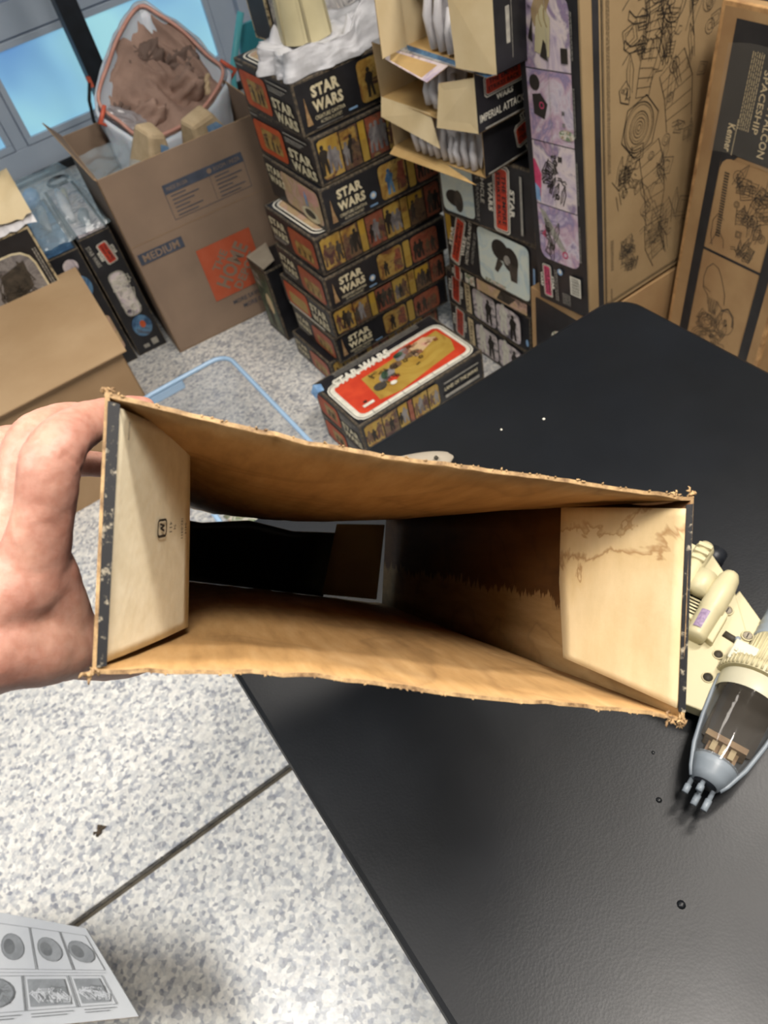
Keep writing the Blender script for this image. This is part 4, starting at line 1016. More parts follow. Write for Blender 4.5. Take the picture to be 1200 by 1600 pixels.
# ---------------------------------------------------------------- two narrow black boxes and the clear trays
for i, (x, lab) in enumerate(((.246, 'narrow black box with red logo on its spine, touching the moving box'), (.130, 'narrow black box with round blue picture, second from the moving box'))):
    r_, art = carton('narrow_toy_box', lab, 'box', (x + .055 + .0, 2.39 + .24, 0), (.108, .46, .455 - i * .015), R(-3), edge='worn_edge', mg=.004)
    A, a, h = art('front')
    if i == 0:
        logo_empire(A, .066, h - .07, .075, .06, -82); A.text('STAR WARS', .022, h - .065, .075, .014, 'silver_ink', -84, .03)
        A.rr(.028, .15, .085, h - .135, .02, 'silver_ink'); A.rr(.033, .155, .08, h - .14, .018, 'pic_mono'); doodle(A, .04, .17, .075, h - .16, 18, 77, 'white_ink', .002); A.ell(.058, .105, .034, .042, 'pic_blue'); A.ell(.062, .11, .010, .014, 'orange_ink'); A.rect(.03, .02, .05, .035, 'silver_ink'); A.rect(.062, .02, .085, .045, 'silver_ink')
    else:
        A.ell(.06, h - .045, .024, .024, 'pic_mono'); A.ell(.062, h - .12, .03, .04, 'pic_blue'); A.ell(.066, h - .125, .01, .014, 'orange_ink'); A.text('REBEL', .06, h - .2, .06, .03, 'silver_ink', -84, .03); A.rr(.03, .06, .09, h - .24, .012, 'pic_pinktan')
    A.build(r_)
    A, a, h = art('top'); A.rect(.01, .01, a - .01, h - .01, 'pic_blue' if i else 'pic_mono'); A.build(r_)
t = root('clear_blister_tray', 'shiny crumpled clear plastic tray with grey toy parts on the narrow black boxes', 'tray', (.245, 2.66, .457), (0, 0, R(-3)))
q = MB()
def cl(s, v):
    e = min(s, 1 - s, v, 1 - v); z = .008 + .05 * min(1, e * 9) + .012 * noise.fractal(Vector((s * 3, v * 7, 1)), .8, 2, 4)
    return Vector((-.125 + .25 * s, -.25 + .54 * v, max(.003, z)))
q.grid(cl, 26, 46, 'clear_wrap', False); q.build('film', t)
for k, (x, y, w_, l_, mt) in enumerate(((.03, -.02, .03, .15, 'tray_plastic'), (-.05, -.05, .025, .12, 'grey_plastic'), (.05, .05, .02, .06, 'cream_plastic_light'), (-.05, .12, .05, .05, 'blue_ink'), (.06, -.17, .03, .05, 'grey_plastic'))):
    q = MB(); q.tube([(x, y - l_ * .8, .016), (x, y - l_ * .3, .026), (x + .01, y + l_ * .4, .026), (x + .012, y + l_, .014)], [w_ * .3, w_ * .62, w_ * .55, w_ * .25], mt, 10); q.build('toy_part', t)
q = MB(); q.tube([(.06 + .035 * math.cos(a_), .10 + .035 * math.sin(a_), .05) for a_ in [i * .5 for i in range(12)]], .006, 'dark_metal', 8); q.build('black_ring', t)
q = MB(); q.tube([(.06, .27, .03), (-.11, .25, .035), (-.12, .0, .045), (-.11, -.24, .03)], .004, 'clear_wrap', 6); q.build('film_fold', t)

# ---------------------------------------------------------------- far-left dark picture box with crumpled top
r_, art = carton('grey_picture_box', 'dark box with a grey wing picture at the left edge, under crumpled white plastic', 'box', (-.035, 2.415, 0), (.33, .22, .60), R(-4), edge='worn_light')
A, a, h = art('front'); A.rr(.02, .02, a - .03, h - .05, .05, 'cream_ink'); A.rr(.026, .02, a - .036, h - .056, .045, 'pic_greywing'); A.poly([(.16, .40), (.26, .44), (.27, .52), (.19, .5)], 'fade_ink'); A.poly([(.18, .38), (.29, .40), (.28, .43)], 'silver_ink'); doodle(A, .15, .33, .28, .52, 22, 55, 'fade_ink', .003, .02, .05); text_column(A, a - .022, .2, h - .06, 'silver_ink', 2, .003, .007, seed=8); A.build(r_)
t = root('crumpled_packing', 'crumpled cream and white packing plastic on the grey picture box', 'packing', (-.02, 2.42, .602), (0, 0, R(-4)))
q = MB(); q.grid(lambda s, v: Vector((-.16 + .34 * s, -.12 + .28 * v, .03 + .09 * math.sin(math.pi * min(1, v * 1.3)) + .03 * noise.fractal(Vector((s * 4, v * 4, 7)), .9, 2, 4))), 22, 18, 'cream_card'); q.build('card_sheet', t)
q = MB(); q.grid(lambda s, v: Vector((-.165 + .345 * s, -.125 + .10 * v, .002 + .07 * v + .02 * noise.fractal(Vector((s * 6, v * 3, 2)), .9, 2, 4))), 22, 8, 'tray_plastic', False); q.build('plastic_film', t)

# ---------------------------------------------------------------- open cardboard box, front left
t = root('cardboard_box', 'plain tan cardboard box with broad flap lying flat, at the left edge', 'box', (-.32, 1.83, 0), (0, 0, R(-1)))
for nm, qd in (('front_panel', [(0, 0, 0), (.46, 0, 0), (.46, 0, .41), (0, 0, .41)]), ('right_panel', [(.46, 0, 0), (.46, .42, 0), (.46, .42, .41), (.46, 0, .41)]), ('left_panel', [(0, .42, 0), (0, 0, 0), (0, 0, .41), (0, .42, .41)]), ('back_panel', [(.46, .42, 0), (0, .42, 0), (0, .42, .41), (.46, .42, .41)])):
    panel(nm, qd, .004, 'box_tan_dark', 'box_tan_dark', 'box_tan', t)
panel('flap', [(.0, -.03, .415), (.472, -.028, .415), (.497, .50, .425), (.02, .49, .425)], .004, 'box_tan', 'box_tan', 'box_tan_dark', t)

# ---------------------------------------------------------------- clear storage bin on the floor beside the table
t = root('storage_bin', 'clear plastic storage bin with a bluish rim on the floor beside the table', 'bin', (.11, 1.32, 0))
def rim_loop(x0, x1, y0, y1, r, n=5):
    P = []
    for cx, cy, a0 in ((x1 - r, y0 + r, -90), (x1 - r, y1 - r, 0), (x0 + r, y1 - r, 90), (x0 + r, y0 + r, 180)):
        P += [(cx + r * math.cos(R(a0 + 90 * i / n)), cy + r * math.sin(R(a0 + 90 * i / n))) for i in range(n + 1)]
    return P
LP = rim_loop(-.01, .285, -.15, .485, .05); LB = rim_loop(.02, .245, -.12, .44, .04); k = len(LP)
q = MB(); q.mesh([(x, y, .245) for x, y in LP] + [(x, y, .004) for x, y in LB], [(i, (i + 1) % k, k + (i + 1) % k, k + i) for i in range(k)] + [tuple(range(k, 2 * k))], 'bin_clear', False); q.build('tub', t)
q = MB(); q.tube([(x, y, .25) for x, y in LP] + [(LP[0][0], LP[0][1], .25)], .007, 'bin_rim', 8); q.build('rim', t)
q = MB(); q.box((.02, .480, .215), (.14, .50, .245), 'bin_rim'); q.build('handle', t, bevel=.005)
for i, (x, y, w_, l_, mt, lab) in enumerate(((.12, .02, .15, .25, 'pic_mixed', 'glossy magazine of mixed colours in the storage bin'), (.13, .25, .13, .18, 'tray_plastic', 'white paper sheet curled in the storage bin'), (.18, .12, .08, .24, 'pic_pinktan', 'pinkish leaflet by the right side of the storage bin'))):
    q = MB(); q.grid(lambda s, v: Vector((-w_ / 2 + w_ * s, -l_ / 2 + l_ * v, .002 + .02 * s * s + .01 * math.sin(v * 3))), 8, 8, mt); o = q.build('leaflet'); o.location = (.11 + x, 1.32 + y, .045 + i * .03); o.rotation_euler = (0, 0, R([12, -20, 8][i])); tag(o, lab, 'leaflet'); sm = o.modifiers.new('s', 'SOLIDIFY'); sm.thickness = .003

# ---------------------------------------------------------------- bottom-left white printed box
t = root('white_printed_box', 'white box with small grey photos in black frames, at the lower left corner', 'box', (-.50, .50, 0))
O_ = Vector((-.50, .50, 0)); Zt = .35
top = [(-.575, .705), (-.531, .667), (-.494, .628), (-.461, .591), (-.422, .557), (-.394, .403), (-.60, .535)]
a_, b_, c_, d_ = Vector((-.60, .730, Zt)), Vector((-.422, .557, Zt)), Vector((-.394, .403, Zt)), Vector((-.69, .578, Zt))
def tp(u, v):   # u along the near edge from left (0) to right (1), v from near (0) to far (1)
    p = (d_ * (1 - u) + c_ * u) * (1 - v) + (a_ * (1 - u) + b_ * u) * v
    p = p + Vector((0, 0, 1)) * (.006 * math.sin(u * math.pi) * v) 
    return p - O_
q = MB(); q.grid(lambda s, v: tp(s, v), 14, 8, 'paper_white')
q.grid(lambda s, v: tp(s, 0) + Vector((0, 0, -.006)) * v, 14, 1, 'box_tan'); q.grid(lambda s, v: tp(1, s) + Vector((0, 0, -.004)) * v, 8, 1, 'paper_white')
q.grid(lambda s, v: tp(s, 1 - v) + Vector((0, 0, -.004)), 14, 8, 'box_tan_dark')
q.build('flap', t)
h1 = a_ - O_ + Vector((-.022, .013, 0)); h2 = d_ - O_ + Vector((-.022, .013, 0)); of = Vector((-.26, .154, 0)); h3, h4 = h2 + of, h1 + of
q = MB(); q.mesh([(p_.x, p_.y, 0) for p_ in (h1, h2, h3, h4)] + [(p_.x, p_.y, Zt - .002) for p_ in (h1, h2, h3, h4)], [(3, 2, 1, 0), (4, 5, 6, 7), (0, 1, 5, 4), (1, 2, 6, 5), (2, 3, 7, 6), (3, 0, 4, 7)], 'box_tan_dark'); fixn(q.build('body', t, bevel=.003))
q = MB(); q.grid(lambda s, v: tp(0, s) + Vector((-.03, .018, -.001)) * v, 4, 1, 'paper_white'); q.build('fold', t)
class TopArt(Art):
    def P(s, u, v): return tp(u, v) + Vector((0, 0, s.k))
A = TopArt((0, 0, 0), (1, 0, 0), (0, 1, 0), (0, 0, 1), .0008)
K = 'paper_ink'
for (u0, u1, v0, v1, nm) in ((.36, .60, .50, .90, 'a'), (.61, .80, .50, .90, 'b'), (.81, .97, .50, .90, 'c'), (.14, .52, .14, .44, 'd'), (.53, .76, .14, .44, 'e'), (.77, .94, .14, .44, 'f'), (.1, .35, .5, .9, 'g')):
    A.line([(u0, v0), (u1, v0), (u1, v1), (u0, v1)], .004, K, True, True)
    if nm in 'ef': A.rect(u0 + .02, v0 + .03, u1 - .02, v1 - .03, 'paper_grey')
    if nm == 'd': A.ell(.36, .30, .12, .13, K); A.ell(.36, .30, .112, .122, 'paper_grey'); doodle(A, .27, .22, .45, .38, 30, 61, K, .004, .02, .05)
    elif nm in 'abc': A.ell((u0 + u1) / 2, (v0 + v1) / 2, .07, .12, 'paper_grey'); A.ell((u0 + u1) / 2 - .02, (v0 + v1) / 2, .035, .07, K); A.circ((u0 + u1) / 2, (v0 + v1) / 2, .07, .004, K, 16, .12)
    elif nm in 'ef': doodle(A, u0 + .04, v0 + .05, u1 - .04, v1 - .06, 14, 62, 'paper_white', .005, .03, .06); doodle(A, u0 + .04, v0 + .05, u1 - .04, v1 - .06, 10, 63, K, .005, .03, .06)
for (u0, u1) in ((.2, .5), (.55, .74), (.79, .93)):
    for k in range(2): A.rect(u0, .105 - k * .025, u1 - .03 * k, .112 - k * .025, K, False)
A.lift(); A.line([(.02, .47), (.97, .47)], .003, K); A.build(t)

# ---------------------------------------------------------------- toy ship on the table
t = root('toy_spaceship', 'cream plastic toy spaceship with grey nose and smoky clear cockpit on the black table', 'toy', (.272, .100, .75), (0, 0, R(17)))
def lathe(mb, c, prof, m, n=28, sy=1, sz=1, a0=0, a1=360, smooth=True):
    """profile (x along, radius)"""
    mb.grid(lambda s, v: _lp(c, prof, s, v, sy, sz, a0, a1), n, len(prof) - 1, m, smooth)
def _lp(c, prof, s, v, sy, sz, a0, a1):
    i = int(round(v * (len(prof) - 1))); x, r_ = prof[i]; a = R(a0 + (a1 - a0) * s)
    return Vector((c[0] + x, c[1] + r_ * math.cos(a) * sy, c[2] + r_ * math.sin(a) * sz))
CZ = .035; CY = .0; yc = lambda x: .006 - .008 * min(1, x / .1)
# grey lower hull (half shell) with frame strips
pr = [(0, .0125), (.008, .0165), (.03, .0235), (.06, .0285), (.09, .0315), (.108, .0325)]
q = MB(); lathe(q, (0, .0, CZ), pr, 'grey_plastic', 24, 1, .95, 180, 360)
lathe(q, (0, 0, CZ), [(-.001, .004), (-.001, .0125), (.006, .0158), (.014, .0182), (.022, .0205)], 'grey_plastic', 28)
fixn(q.build('hull', t)).modifiers.new('s', 'SOLIDIFY').thickness = .0012
q = MB()
for sgn in (-1, 1): q.tube([(x, sgn * (r_ + .0004), CZ) for x, r_ in pr], .0022, 'grey_plastic', 8)
q.build('hull_rail', t)
q = MB(); lathe(q, (0, 0, CZ), [(.020, .0200), (.045, .0255), (.07, .0292), (.095, .0315)], 'canopy_smoke', 28, 1, 1, 0, 180); q.build('canopy', t, 'smoky clear canopy')
q = MB(); lathe(q, (0, 0, CZ), [(.092, .0318), (.110, .0335), (.112, .030)], 'cream_plastic_light', 28, 1, 1, 0, 180); q.build('collar', t)
q = MB(); lathe(q, (0, 0, CZ), [(.112, .036), (.118, .0375), (.124, .036), (.126, .02), (.126, .001)], 'cream_plastic', 64, 1, 1, 0, 180); lathe(q, (0, 0, CZ), [(.112, .02), (.112, .036)], 'cream_plastic', 64, 1, 1, 0, 180); rg_ = q.build('ring', t)
for k in range(26):
    a = R(3 + 174 * k / 25); q = MB(); q.tube([(.113, .037 * math.cos(a), CZ + .037 * math.sin(a)), (.124, .037 * math.cos(a), CZ + .037 * math.sin(a))], .0011, 'cream_plastic', 5); q.build('ring_rib', rg_)
# nose guns
for (y, z, l_) in ((.0115, .030, .016), (.001, .027, .021), (-.0085, .031, .022), (.002, .041, .012)):
    q = MB(); q.tube([(.003, y, z), (-l_ * .5, y, z), (-l_ * .5, y, z), (-l_, y, z)], [.0022, .0022, .0031, .0029], 'grey_plastic', 12); q.build('nose_gun', t)
q = MB(); q.tube([(-.0018, 0, CZ), (.003, 0, CZ)], .0105, 'dark_metal', 20); q.build('nose_recess', t)
# cockpit inside
q = MB(); q.box((.018, -.014, .022), (.045, .014, .034), 'tan_ink'); q.box((.040, -.019, .022), (.046, .019, .044), 'tan_ink'); q.box((.020, -.002, .034), (.041, .002, .041), 'cream_card'); q.box((.03, .006, .034), (.041, .011, .040), 'cream_card'); q.box((.03, -.011, .034), (.041, -.006, .040), 'cream_card'); q.build('cockpit_seat', t)
q = MB(); q.box((.046, -.024, .012), (.11, .024, .026), 'dark_ink'); q.build('cockpit_floor', t)
# main plates
def plate(name, pts, z0, z1, m, bev=.0015, par=t):
    q = MB(); k = len(pts); q.mesh([(x, y, z0) for x, y in pts] + [(x, y, z1) for x, y in pts], [tuple(range(k))[::-1], tuple(range(k, 2 * k))] + [(i, (i + 1) % k, k + (i + 1) % k, k + i) for i in range(k)], m)
    return fixn(q.build(name, par, bevel=bev))
plate('front_plate', [(.064, .030), (.113, .032), (.148, .060), (.142, .078), (.06, .056)], .018, .034, 'cream_plastic')
plate('middle_plate', [(.112, .018), (.15, .018), (.215, .064), (.10, .062)], .014, .033, 'cream_plastic')
plate('rear_wing', [(.150, .012), (.182, .013), (.214, .056), (.168, .062)], .010, .030, 'cream_plastic')
plate('body_deck', [(.06, .055), (.215, .062), (.245, .10), (.25, .16), (.10, .17), (.055, .11)], .004, .030, 'cream_plastic')
plate('side_ledge', [(.145, .066), (.16, .10), (.20, .10), (.20, .066)], .030, .034, 'cream_plastic')
for i, (x, y, r_) in enumerate(((.128, .043, .0042), (.099, .041, .0046))):
    q = MB(); q.tube([(x, y, .0335), (x, y, .0347)], r_, 'hole_dark', 18); ph_ = q.build('peg_hole', t)
    q = MB(); q.tube([(x + (r_ + .0008) * math.cos(a), y + (r_ + .0008) * math.sin(a), .0345) for a in [i * .35 for i in range(19)]], .0007, 'cream_plastic', 5); q.build('hole_rim', ph_)
for (x, y) in ((.181, .056), (.163, .028)):
    q = MB(); q.tube([(x, y, .033), (x, y, .0352)], .0042, 'grey_card', 16); q.tube([(x + .0055 * math.cos(a), y + .0055 * math.sin(a), .0345) for a in [i * .35 for i in range(19)]], .0008, 'cream_plastic', 5); sc_ = q.build('screw', t)
    q = MB(); q.box((x - .003, y - .0006, .0352), (x + .003, y + .0006, .0356), 'hole_dark'); q.build('screw_slot', sc_)
q = MB(); q.tube([(.154, .048, .0325), (.152, .033, .0325)], .0040, 'hole_dark', 10); q.build('slot', t)
q = MB(); q.tube([(.152, .034, .034), (.152, .034, .040)], .0026, 'grey_plastic', 10); q.build('slot_peg', t)
# engine pod
q = MB(); lathe(q, (0, .069, .043), [(.128, .0), (.128, .0095), (.132, .0105), (.165, .0115), (.166, .0125), (.198, .0125), (.200, .0118), (.212, .0105), (.219, .0075), (.2225, .003), (.223, 0)], 'cream_plastic', 28); q.build('engine_pod', t)
q = MB(); lathe(q, (0, .069, .043), [(.1355, .01085), (.158, .0116)], 'purple_ink', 8, 1, 1, 55, 100); o = q.build('sticker', t, 'small faded purple sticker'); o.scale = (1, 1, 1); o.location = (0, 0, .0008)
plate('pod_fairing', [(.132, .052), (.170, .052), (.176, .060), (.135, .062)], .03, .044, 'cream_plastic')
q = MB(); lathe(q, (0, .090, .041), [(.180, 0), (.180, .0115), (.207, .0118), (.208, .0), ], 'cream_plastic', 28); q.build('short_cylinder', t)
q = MB(); lathe(q, (0, .106, .041), [(.17, .010), (.238, .010), (.244, .007), (.246, 0)], 'cream_plastic', 24); q.build('outer_pod', t)
for k in range(3): q = MB(); q.box((.214 + k * .009, .098, .049), (.219 + k * .009, .113, .0535), 'cream_plastic'); q.build('tab', t, bevel=.0008)
for k in range(6): q = MB(); q.box((.158 + k * .004, .082, .03), (.160 + k * .004, .100, .034), 'cream_plastic'); q.build('vent_rib', t)
# grey-white block with studs and the ribbed drum
q = MB(); q.box((.118, .010, .040), (.142, .034, .056), 'cream_plastic_light'); sb_ = q.build('stud_block', t, bevel=.0015)
for i in range(2):
    for j in range(4): q = MB(); q.box((.121 + i * .0065, .0125 + j * .0052, .056), (.1245 + i * .0065, .0155 + j * .0052, .0578), 'cream_plastic_light'); q.build('stud', sb_, bevel=.0006)
q = MB(); lathe(q, (0, 0, .038), [(.126, .0), (.126, .021), (.165, .021), (.165, 0)], 'cream_plastic', 32); dm_ = q.build('drum', t)
for k in range(14):
    a = R(10 + 160 * k / 13); q = MB(); q.tube([(.127, .0215 * math.cos(a), .038 + .0215 * math.sin(a)), (.163, .0215 * math.cos(a), .038 + .0215 * math.sin(a))], .0010, 'cream_plastic', 5); q.build('drum_rib', dm_)
q = MB(); lathe(q, (0, .004, .034), [(.165, 0), (.165, .018), (.169, .020), (.173, .018), (.177, .020), (.181, .018), (.185, .020), (.21, .020), (.21, 0)], 'grey_plastic', 28); q.build('grey_engine', t)
q = MB(); q.tube([(.244, .098, .012), (.262, .098, .012)], .012, 'dark_metal', 18); q.build('black_wheel', t)

# second toy: pale wing tip showing above the held box
t = root('toy_wing', 'pale grey rounded tip of a toy on the table, just above the held box', 'toy', (.335, .615, .7505), (0, 0, R(-25)))
q = MB()
q.grid(lambda s, v: Vector((-.09 + .125 * v, (.020 * math.sqrt(max(0, 1 - max(0, (v - .45) / .55) ** 2)) + .002) * math.cos(2 * math.pi * s) * (1), .013 + .012 * math.sqrt(max(0, 1 - max(0, (v - .3) / .7) ** 2)) * math.sin(2 * math.pi * s))), 24, 20, 'grey_card'); q.build('tip', t)
q = MB(); q.tube([(.010, -.006, .024), (.012, -.006, .0262)], .003, 'hole_dark', 10); q.build('tip_hole', t)

# ---------------------------------------------------------------- the hand-held long box
HM = Matrix(((0.7619, 0.0119, 0.6476, .0065), (-0.458, 0.7169, 0.5257, .2358), (-0.458, -0.6971, 0.5516, 1.3469), (0, 0, 0, 1)))
t = root('held_carton', 'long worn hand-held carton, open end facing the viewer, two cream flaps', 'box')
t.matrix_world = HM
Wd, DP = .246, .50
TLn, TRn, BRn, BLn = Vector((0, 0, 0)), Vector((.2459, 0, 0)), Vector((.2553, .0018, -.098)), Vector((.0101, .0032, -.0990))
dv = Vector((0, DP, 0))
def sag_top(s, t_, n):      # s across, t depth
    b_ = math.sin(math.pi * min(1, s * 1.02)); prof = .0042 * math.sin(math.pi * s) ** 1.0 * (1 + .35 * math.sin(2 * math.pi * s))
    deep = .0120 * math.sin(math.pi * t_ ** .8) * b_ + .024 * t_ * math.sin(math.pi * s ** .55)
    return Vector((0, 0, -(prof * (1 - t_) + deep))) + Vector((0, 0, .0009 * noise.noise(Vector((s * 22, t_ * 5, 1)))))
def sag_bot(s, t_, n):
    b_ = math.sin(math.pi * s)
    prof = .0045 * b_ + .0022 * math.sin(math.pi * s * 2.4) * b_
    return Vector((0, 0, prof * (1 - t_) + .010 * math.sin(math.pi * t_) * b_)) + Vector((0, 0, .0009 * noise.noise(Vector((s * 20, t_ * 5, 4)))))
th = .0016
def hpanel(nm, qd, fn, m_in, lab=None, nx=40, ny=22, m_out='print_black'):
    return panel(nm, qd, th, m_out, m_in, 'torn_fibre', t, nx, ny, fn, lab)
# each: corners counter-clockwise seen from outside
hpanel('top_panel', [TLn, TRn, TRn + dv, TLn + dv], lambda s, v, n: sag_top(s, v, n), 'held_inside')
hpanel('bottom_panel', [BRn, BLn, BLn + dv, BRn + dv], lambda s, v, n: sag_bot(1 - s, v, n), 'held_inside')
hpanel('left_panel', [BLn, TLn, TLn + dv, BLn + dv], None, 'held_inside', None, 6, 10)
hpanel('right_panel', [TRn, BRn, BRn + dv, TRn + dv], None, 'held_inside_stained', None, 6, 10)
# scuffed black fold lines beside the flaps
panel('fold_strip', [TLn + Vector((.0014, -.0004, -.003)), BLn + Vector((.0012, -.0004, .002)), BLn + Vector((.0045, -.0002, .003)), TLn + Vector((.0056, -.0002, -.0035))], .0008, 'scuffed_black', 'print_black', 'scuffed_black', t)
panel('fold_strip', [TRn + Vector((-.0030, .0006, -.004)), BRn + Vector((-.0035, 0, .004)), BRn + Vector((-.0002, -.0004, .004)), TRn + Vector((-.0002, -.0004, -.003))], .0008, 'scuffed_black', 'print_black', 'scuffed_black', t)
def npoly(nm, pts, m_front, lab, k=12, curl=0):
    """flap: fan-free strip between left and right edge chains"""
    a, b_ = pts; q = MB()
    def f(s, v):
        def at(ch):
            x = v * (len(ch) - 1); i = min(int(x), len(ch) - 2); return Vector(ch[i]).lerp(Vector(ch[i + 1]), x - i)
        p = at(a).lerp(at(b_), s); p += Vector((0, -curl, 0)) * math.sin(math.pi * s); return p
    q.grid(f, k, 24, m_front); o = q.build(nm, t, lab); sm = o.modifiers.new('s', 'SOLIDIFY'); sm.thickness = .0013; sm.offset = 1
    return o
npoly('flap', ([(.0053, .0014, -.0045), (.0085, .003, -.050), (.0121, .0046, -.0960)], [(.0308, .0801, -.0036), (.0360, .0812, -.04), (.0425, .0812, -.0893)]), 'flap_cream', 'cream flap with small printed mark', 12, .004)
npoly('flap', ([(.2438, .001, -.0055), (.248, .002, -.05), (.2522, .0028, -.0925)], [(.2205, .0685, -.0066), (.2255, .0700, -.0450), (.2325, .0690, -.0835)]), 'flap_stained', 'cream flap with brown water stains', 12, .004)
# printed mark on the left flap
fa, fb, fc = Vector((.0085, .003, -.050)), Vector((.0360, .0812, -.04)), Vector((.0053, .0014, -.0045))
ud = (fb - fa).normalized(); vd = (fc - fa); vd = (vd - ud * vd.dot(ud)).normalized(); nd = ud.cross(vd).normalized()
if nd.y > 0: nd = -nd
class FlapArt(Art):
    def P(s, u, v):
        ch = [(.0053, .0014, -.0045), (.0085, .003, -.050), (.0121, .0046, -.0960)]; ch2 = [(.0308, .0801, -.0036), (.0360, .0812, -.04), (.0425, .0812, -.0893)]
        def at(c, x): x = x * 2; i = min(int(x), 1); return Vector(c[i]).lerp(Vector(c[i + 1]), x - i)
        p = at(ch, 1 - v).lerp(at(ch2, 1 - v), u); p += Vector((0, -.004, 0)) * math.sin(math.pi * u)
        return p + nd * (s.k + .0002)
A = FlapArt((0, 0, 0), (1, 0, 0), (0, 1, 0), (0, 0, 1), .0006)
K = 'dark_ink'
# rounded frame with a small zigzag, then three rows of digits, all turned a quarter
def rrl(u0, v0, u1, v1, r_, w_): 
    pts = []
    for cx, cy, a0 in ((u1 - r_, v0 + r_, -90), (u1 - r_, v1 - r_, 0), (u0 + r_, v1 - r_, 90), (u0 + r_, v0 + r_, 180)): pts += [(cx + r_ * math.cos(R(a0 + t_)), cy + r_ * math.sin(R(a0 + t_))) for t_ in (0, 30, 60, 90)]
    A.line(pts, w_, K, True)
rrl(.52, .455, .63, .53, .02, .012)
A.line([(.55, .51), (.60, .50), (.555, .49), (.60, .478)], .010, K)
A.text('411', .69, .49, .050, .035, K, -90); A.text('94', .74, .485, .022, .035, K, -90); A.text('182-0411', .84, .475, .095, .03, K, -90); A.text('0414', .89, .47, .05, .03, K, -90)
A.text('0F2A2H0M0', .085, .92, .075, .022, K, -90)
A.build(t)
# far end: folded flaps, dark print outside
D0 = DP - .01
panel('end_flap', [TLn + Vector((.006, D0 - .02, -.036)), BLn + Vector((.001, D0, .003)), BLn + Vector((.176, D0, .003)), TLn + Vector((.186, D0 - .02, -.028))], .0015, 'print_black', 'print_black', 'torn_fibre', t, 8, 4, lambda s, v, n: Vector((0, 0, -.004 * math.sin(3 * math.pi * v) * (1 - s))), 'black folded flap at the far end')
panel('end_flap', [TLn + Vector((.184, D0 - .025, -.019)), BLn + Vector((.172, D0 - .012, .006)), BLn + Vector((.229, D0 - .02, .008)), TLn + Vector((.232, D0 - .035, -.013))], .0015, 'raw_card', 'raw_card', 'torn_fibre', t, 6, 4)
# frayed corners
def fray(c, s_, n, seed):
    r = random.Random(seed); q = MB()
    for k in range(n):
        p = Vector(c) + Vector((r.uniform(-1, 1), r.uniform(-.4, .8), r.uniform(-1, 1))) * s_ * .8; P = [p]
        d = Vector((r.uniform(-1, 1), r.uniform(-.5, .8), r.uniform(-1, 1))).normalized()
        for j in range(3):
            p = p + d * s_ * r.uniform(.3, .6); d = (d + Vector((r.uniform(-1, 1), r.uniform(-1, 1), r.uniform(-1, 1))) * .8).normalized(); P.append(p)
        q.tube(P, [s_ * .22, s_ * .3, s_ * .24, s_ * .06], 'torn_fibre', 5)
    q.build('frayed_corner', t)
fray((.0005, .001, .0006), .0016, 14, 1); fray((.2455, .001, .0010), .0019, 18, 2); fray((.2375, .001, .0002), .0016, 8, 5); fray((.2540, .002, -.0985), .0022, 20, 3); fray((.2480, .002, -.0975), .0022, 9, 6); fray((.0090, .002, -.0985), .0022, 8, 4)
q = MB(); r = random.Random(9)     # fibres along the open rim
for k in range(90):
    s_ = r.random(); top_ = r.random() < .5
    if top_: p = TLn.lerp(TRn, s_) + sag_top(s_, 0, None)
    else: p = BLn.lerp(BRn, s_) + sag_bot(s_, 0, None)
    d = Vector((r.uniform(-1, 1), r.uniform(-.6, .2), r.uniform(-.4, .6) * (1 if top_ else -1))).normalized() * r.uniform(.0005, .0015)
    q.tube([p, p + d * .6, p + d + Vector((r.uniform(-1, 1), 0, 0)) * .0006], [.0005, .0004, .0001], 'torn_fibre', 4)
o = q.build('rim_fibres', t); o['kind'] = 'stuff'

# ---------------------------------------------------------------- the hand holding it
person = root('person', 'person seen only as a left hand gripping the long worn carton', 'person')
person.matrix_world = HM
def capsule_chain(mb, pts, rs, n=20, sub=6):
    P = [Vector(p) for p in pts]; out = []; ro = []
    for i in range(len(P) - 1):
        p0 = P[max(0, i - 1)]; p1 = P[i]; p2 = P[i + 1]; p3 = P[min(len(P) - 1, i + 2)]
        for j in range(sub):
            u = j / sub
            q_ = .5 * ((2 * p1) + (-p0 + p2) * u + (2 * p0 - 5 * p1 + 4 * p2 - p3) * u * u + (-p0 + 3 * p1 - 3 * p2 + p3) * u ** 3)
            out.append(q_); ro.append(rs[i] * (1 - u) + rs[i + 1] * u)
    out.append(P[-1]); ro.append(rs[-1])
    # rounded ends
    d0 = (out[0] - out[1]).normalized(); d1 = (out[-1] - out[-2]).normalized()
    pre = [(out[0] + d0 * ro[0] * math.sin(R(a)), ro[0] * math.cos(R(a))) for a in (85, 60, 30)]
    post = [(out[-1] + d1 * ro[-1] * math.sin(R(a)), ro[-1] * math.cos(R(a))) for a in (30, 60, 85)]
    mb.tube([p for p, _ in pre] + out + [p for p, _ in post], [r_ for _, r_ in pre] + ro + [r_ for _, r_ in post], 'skin', n)
HB = MB()
idx = [(-0.0238, 0.0522, -0.0731), (-0.0206, 0.0430, -0.045), (-0.0197, 0.0380, -0.0229), (-0.0137, 0.0508, -0.0086), (-0.004, 0.0684, 0.0012), (0.0073, 0.0785, 0.0075)]
mid = [(-0.0402, 0.0829, -0.0731), (-0.0388, 0.0855, -0.0412), (-0.0382, 0.0889, -0.0144), (-0.03, 0.1035, -0.0024), (-0.0167, 0.1204, 0.0041), (-0.0005, 0.1347, 0.0060)]
ring = [(-0.0619, 0.1144, -0.0744), (-0.0561, 0.1213, -0.0425), (-0.0580, 0.1286, -0.0172), (-0.0445, 0.1445, -0.0115), (-0.0271, 0.1534, -0.0164), (-0.0135, 0.16, -0.0150)]
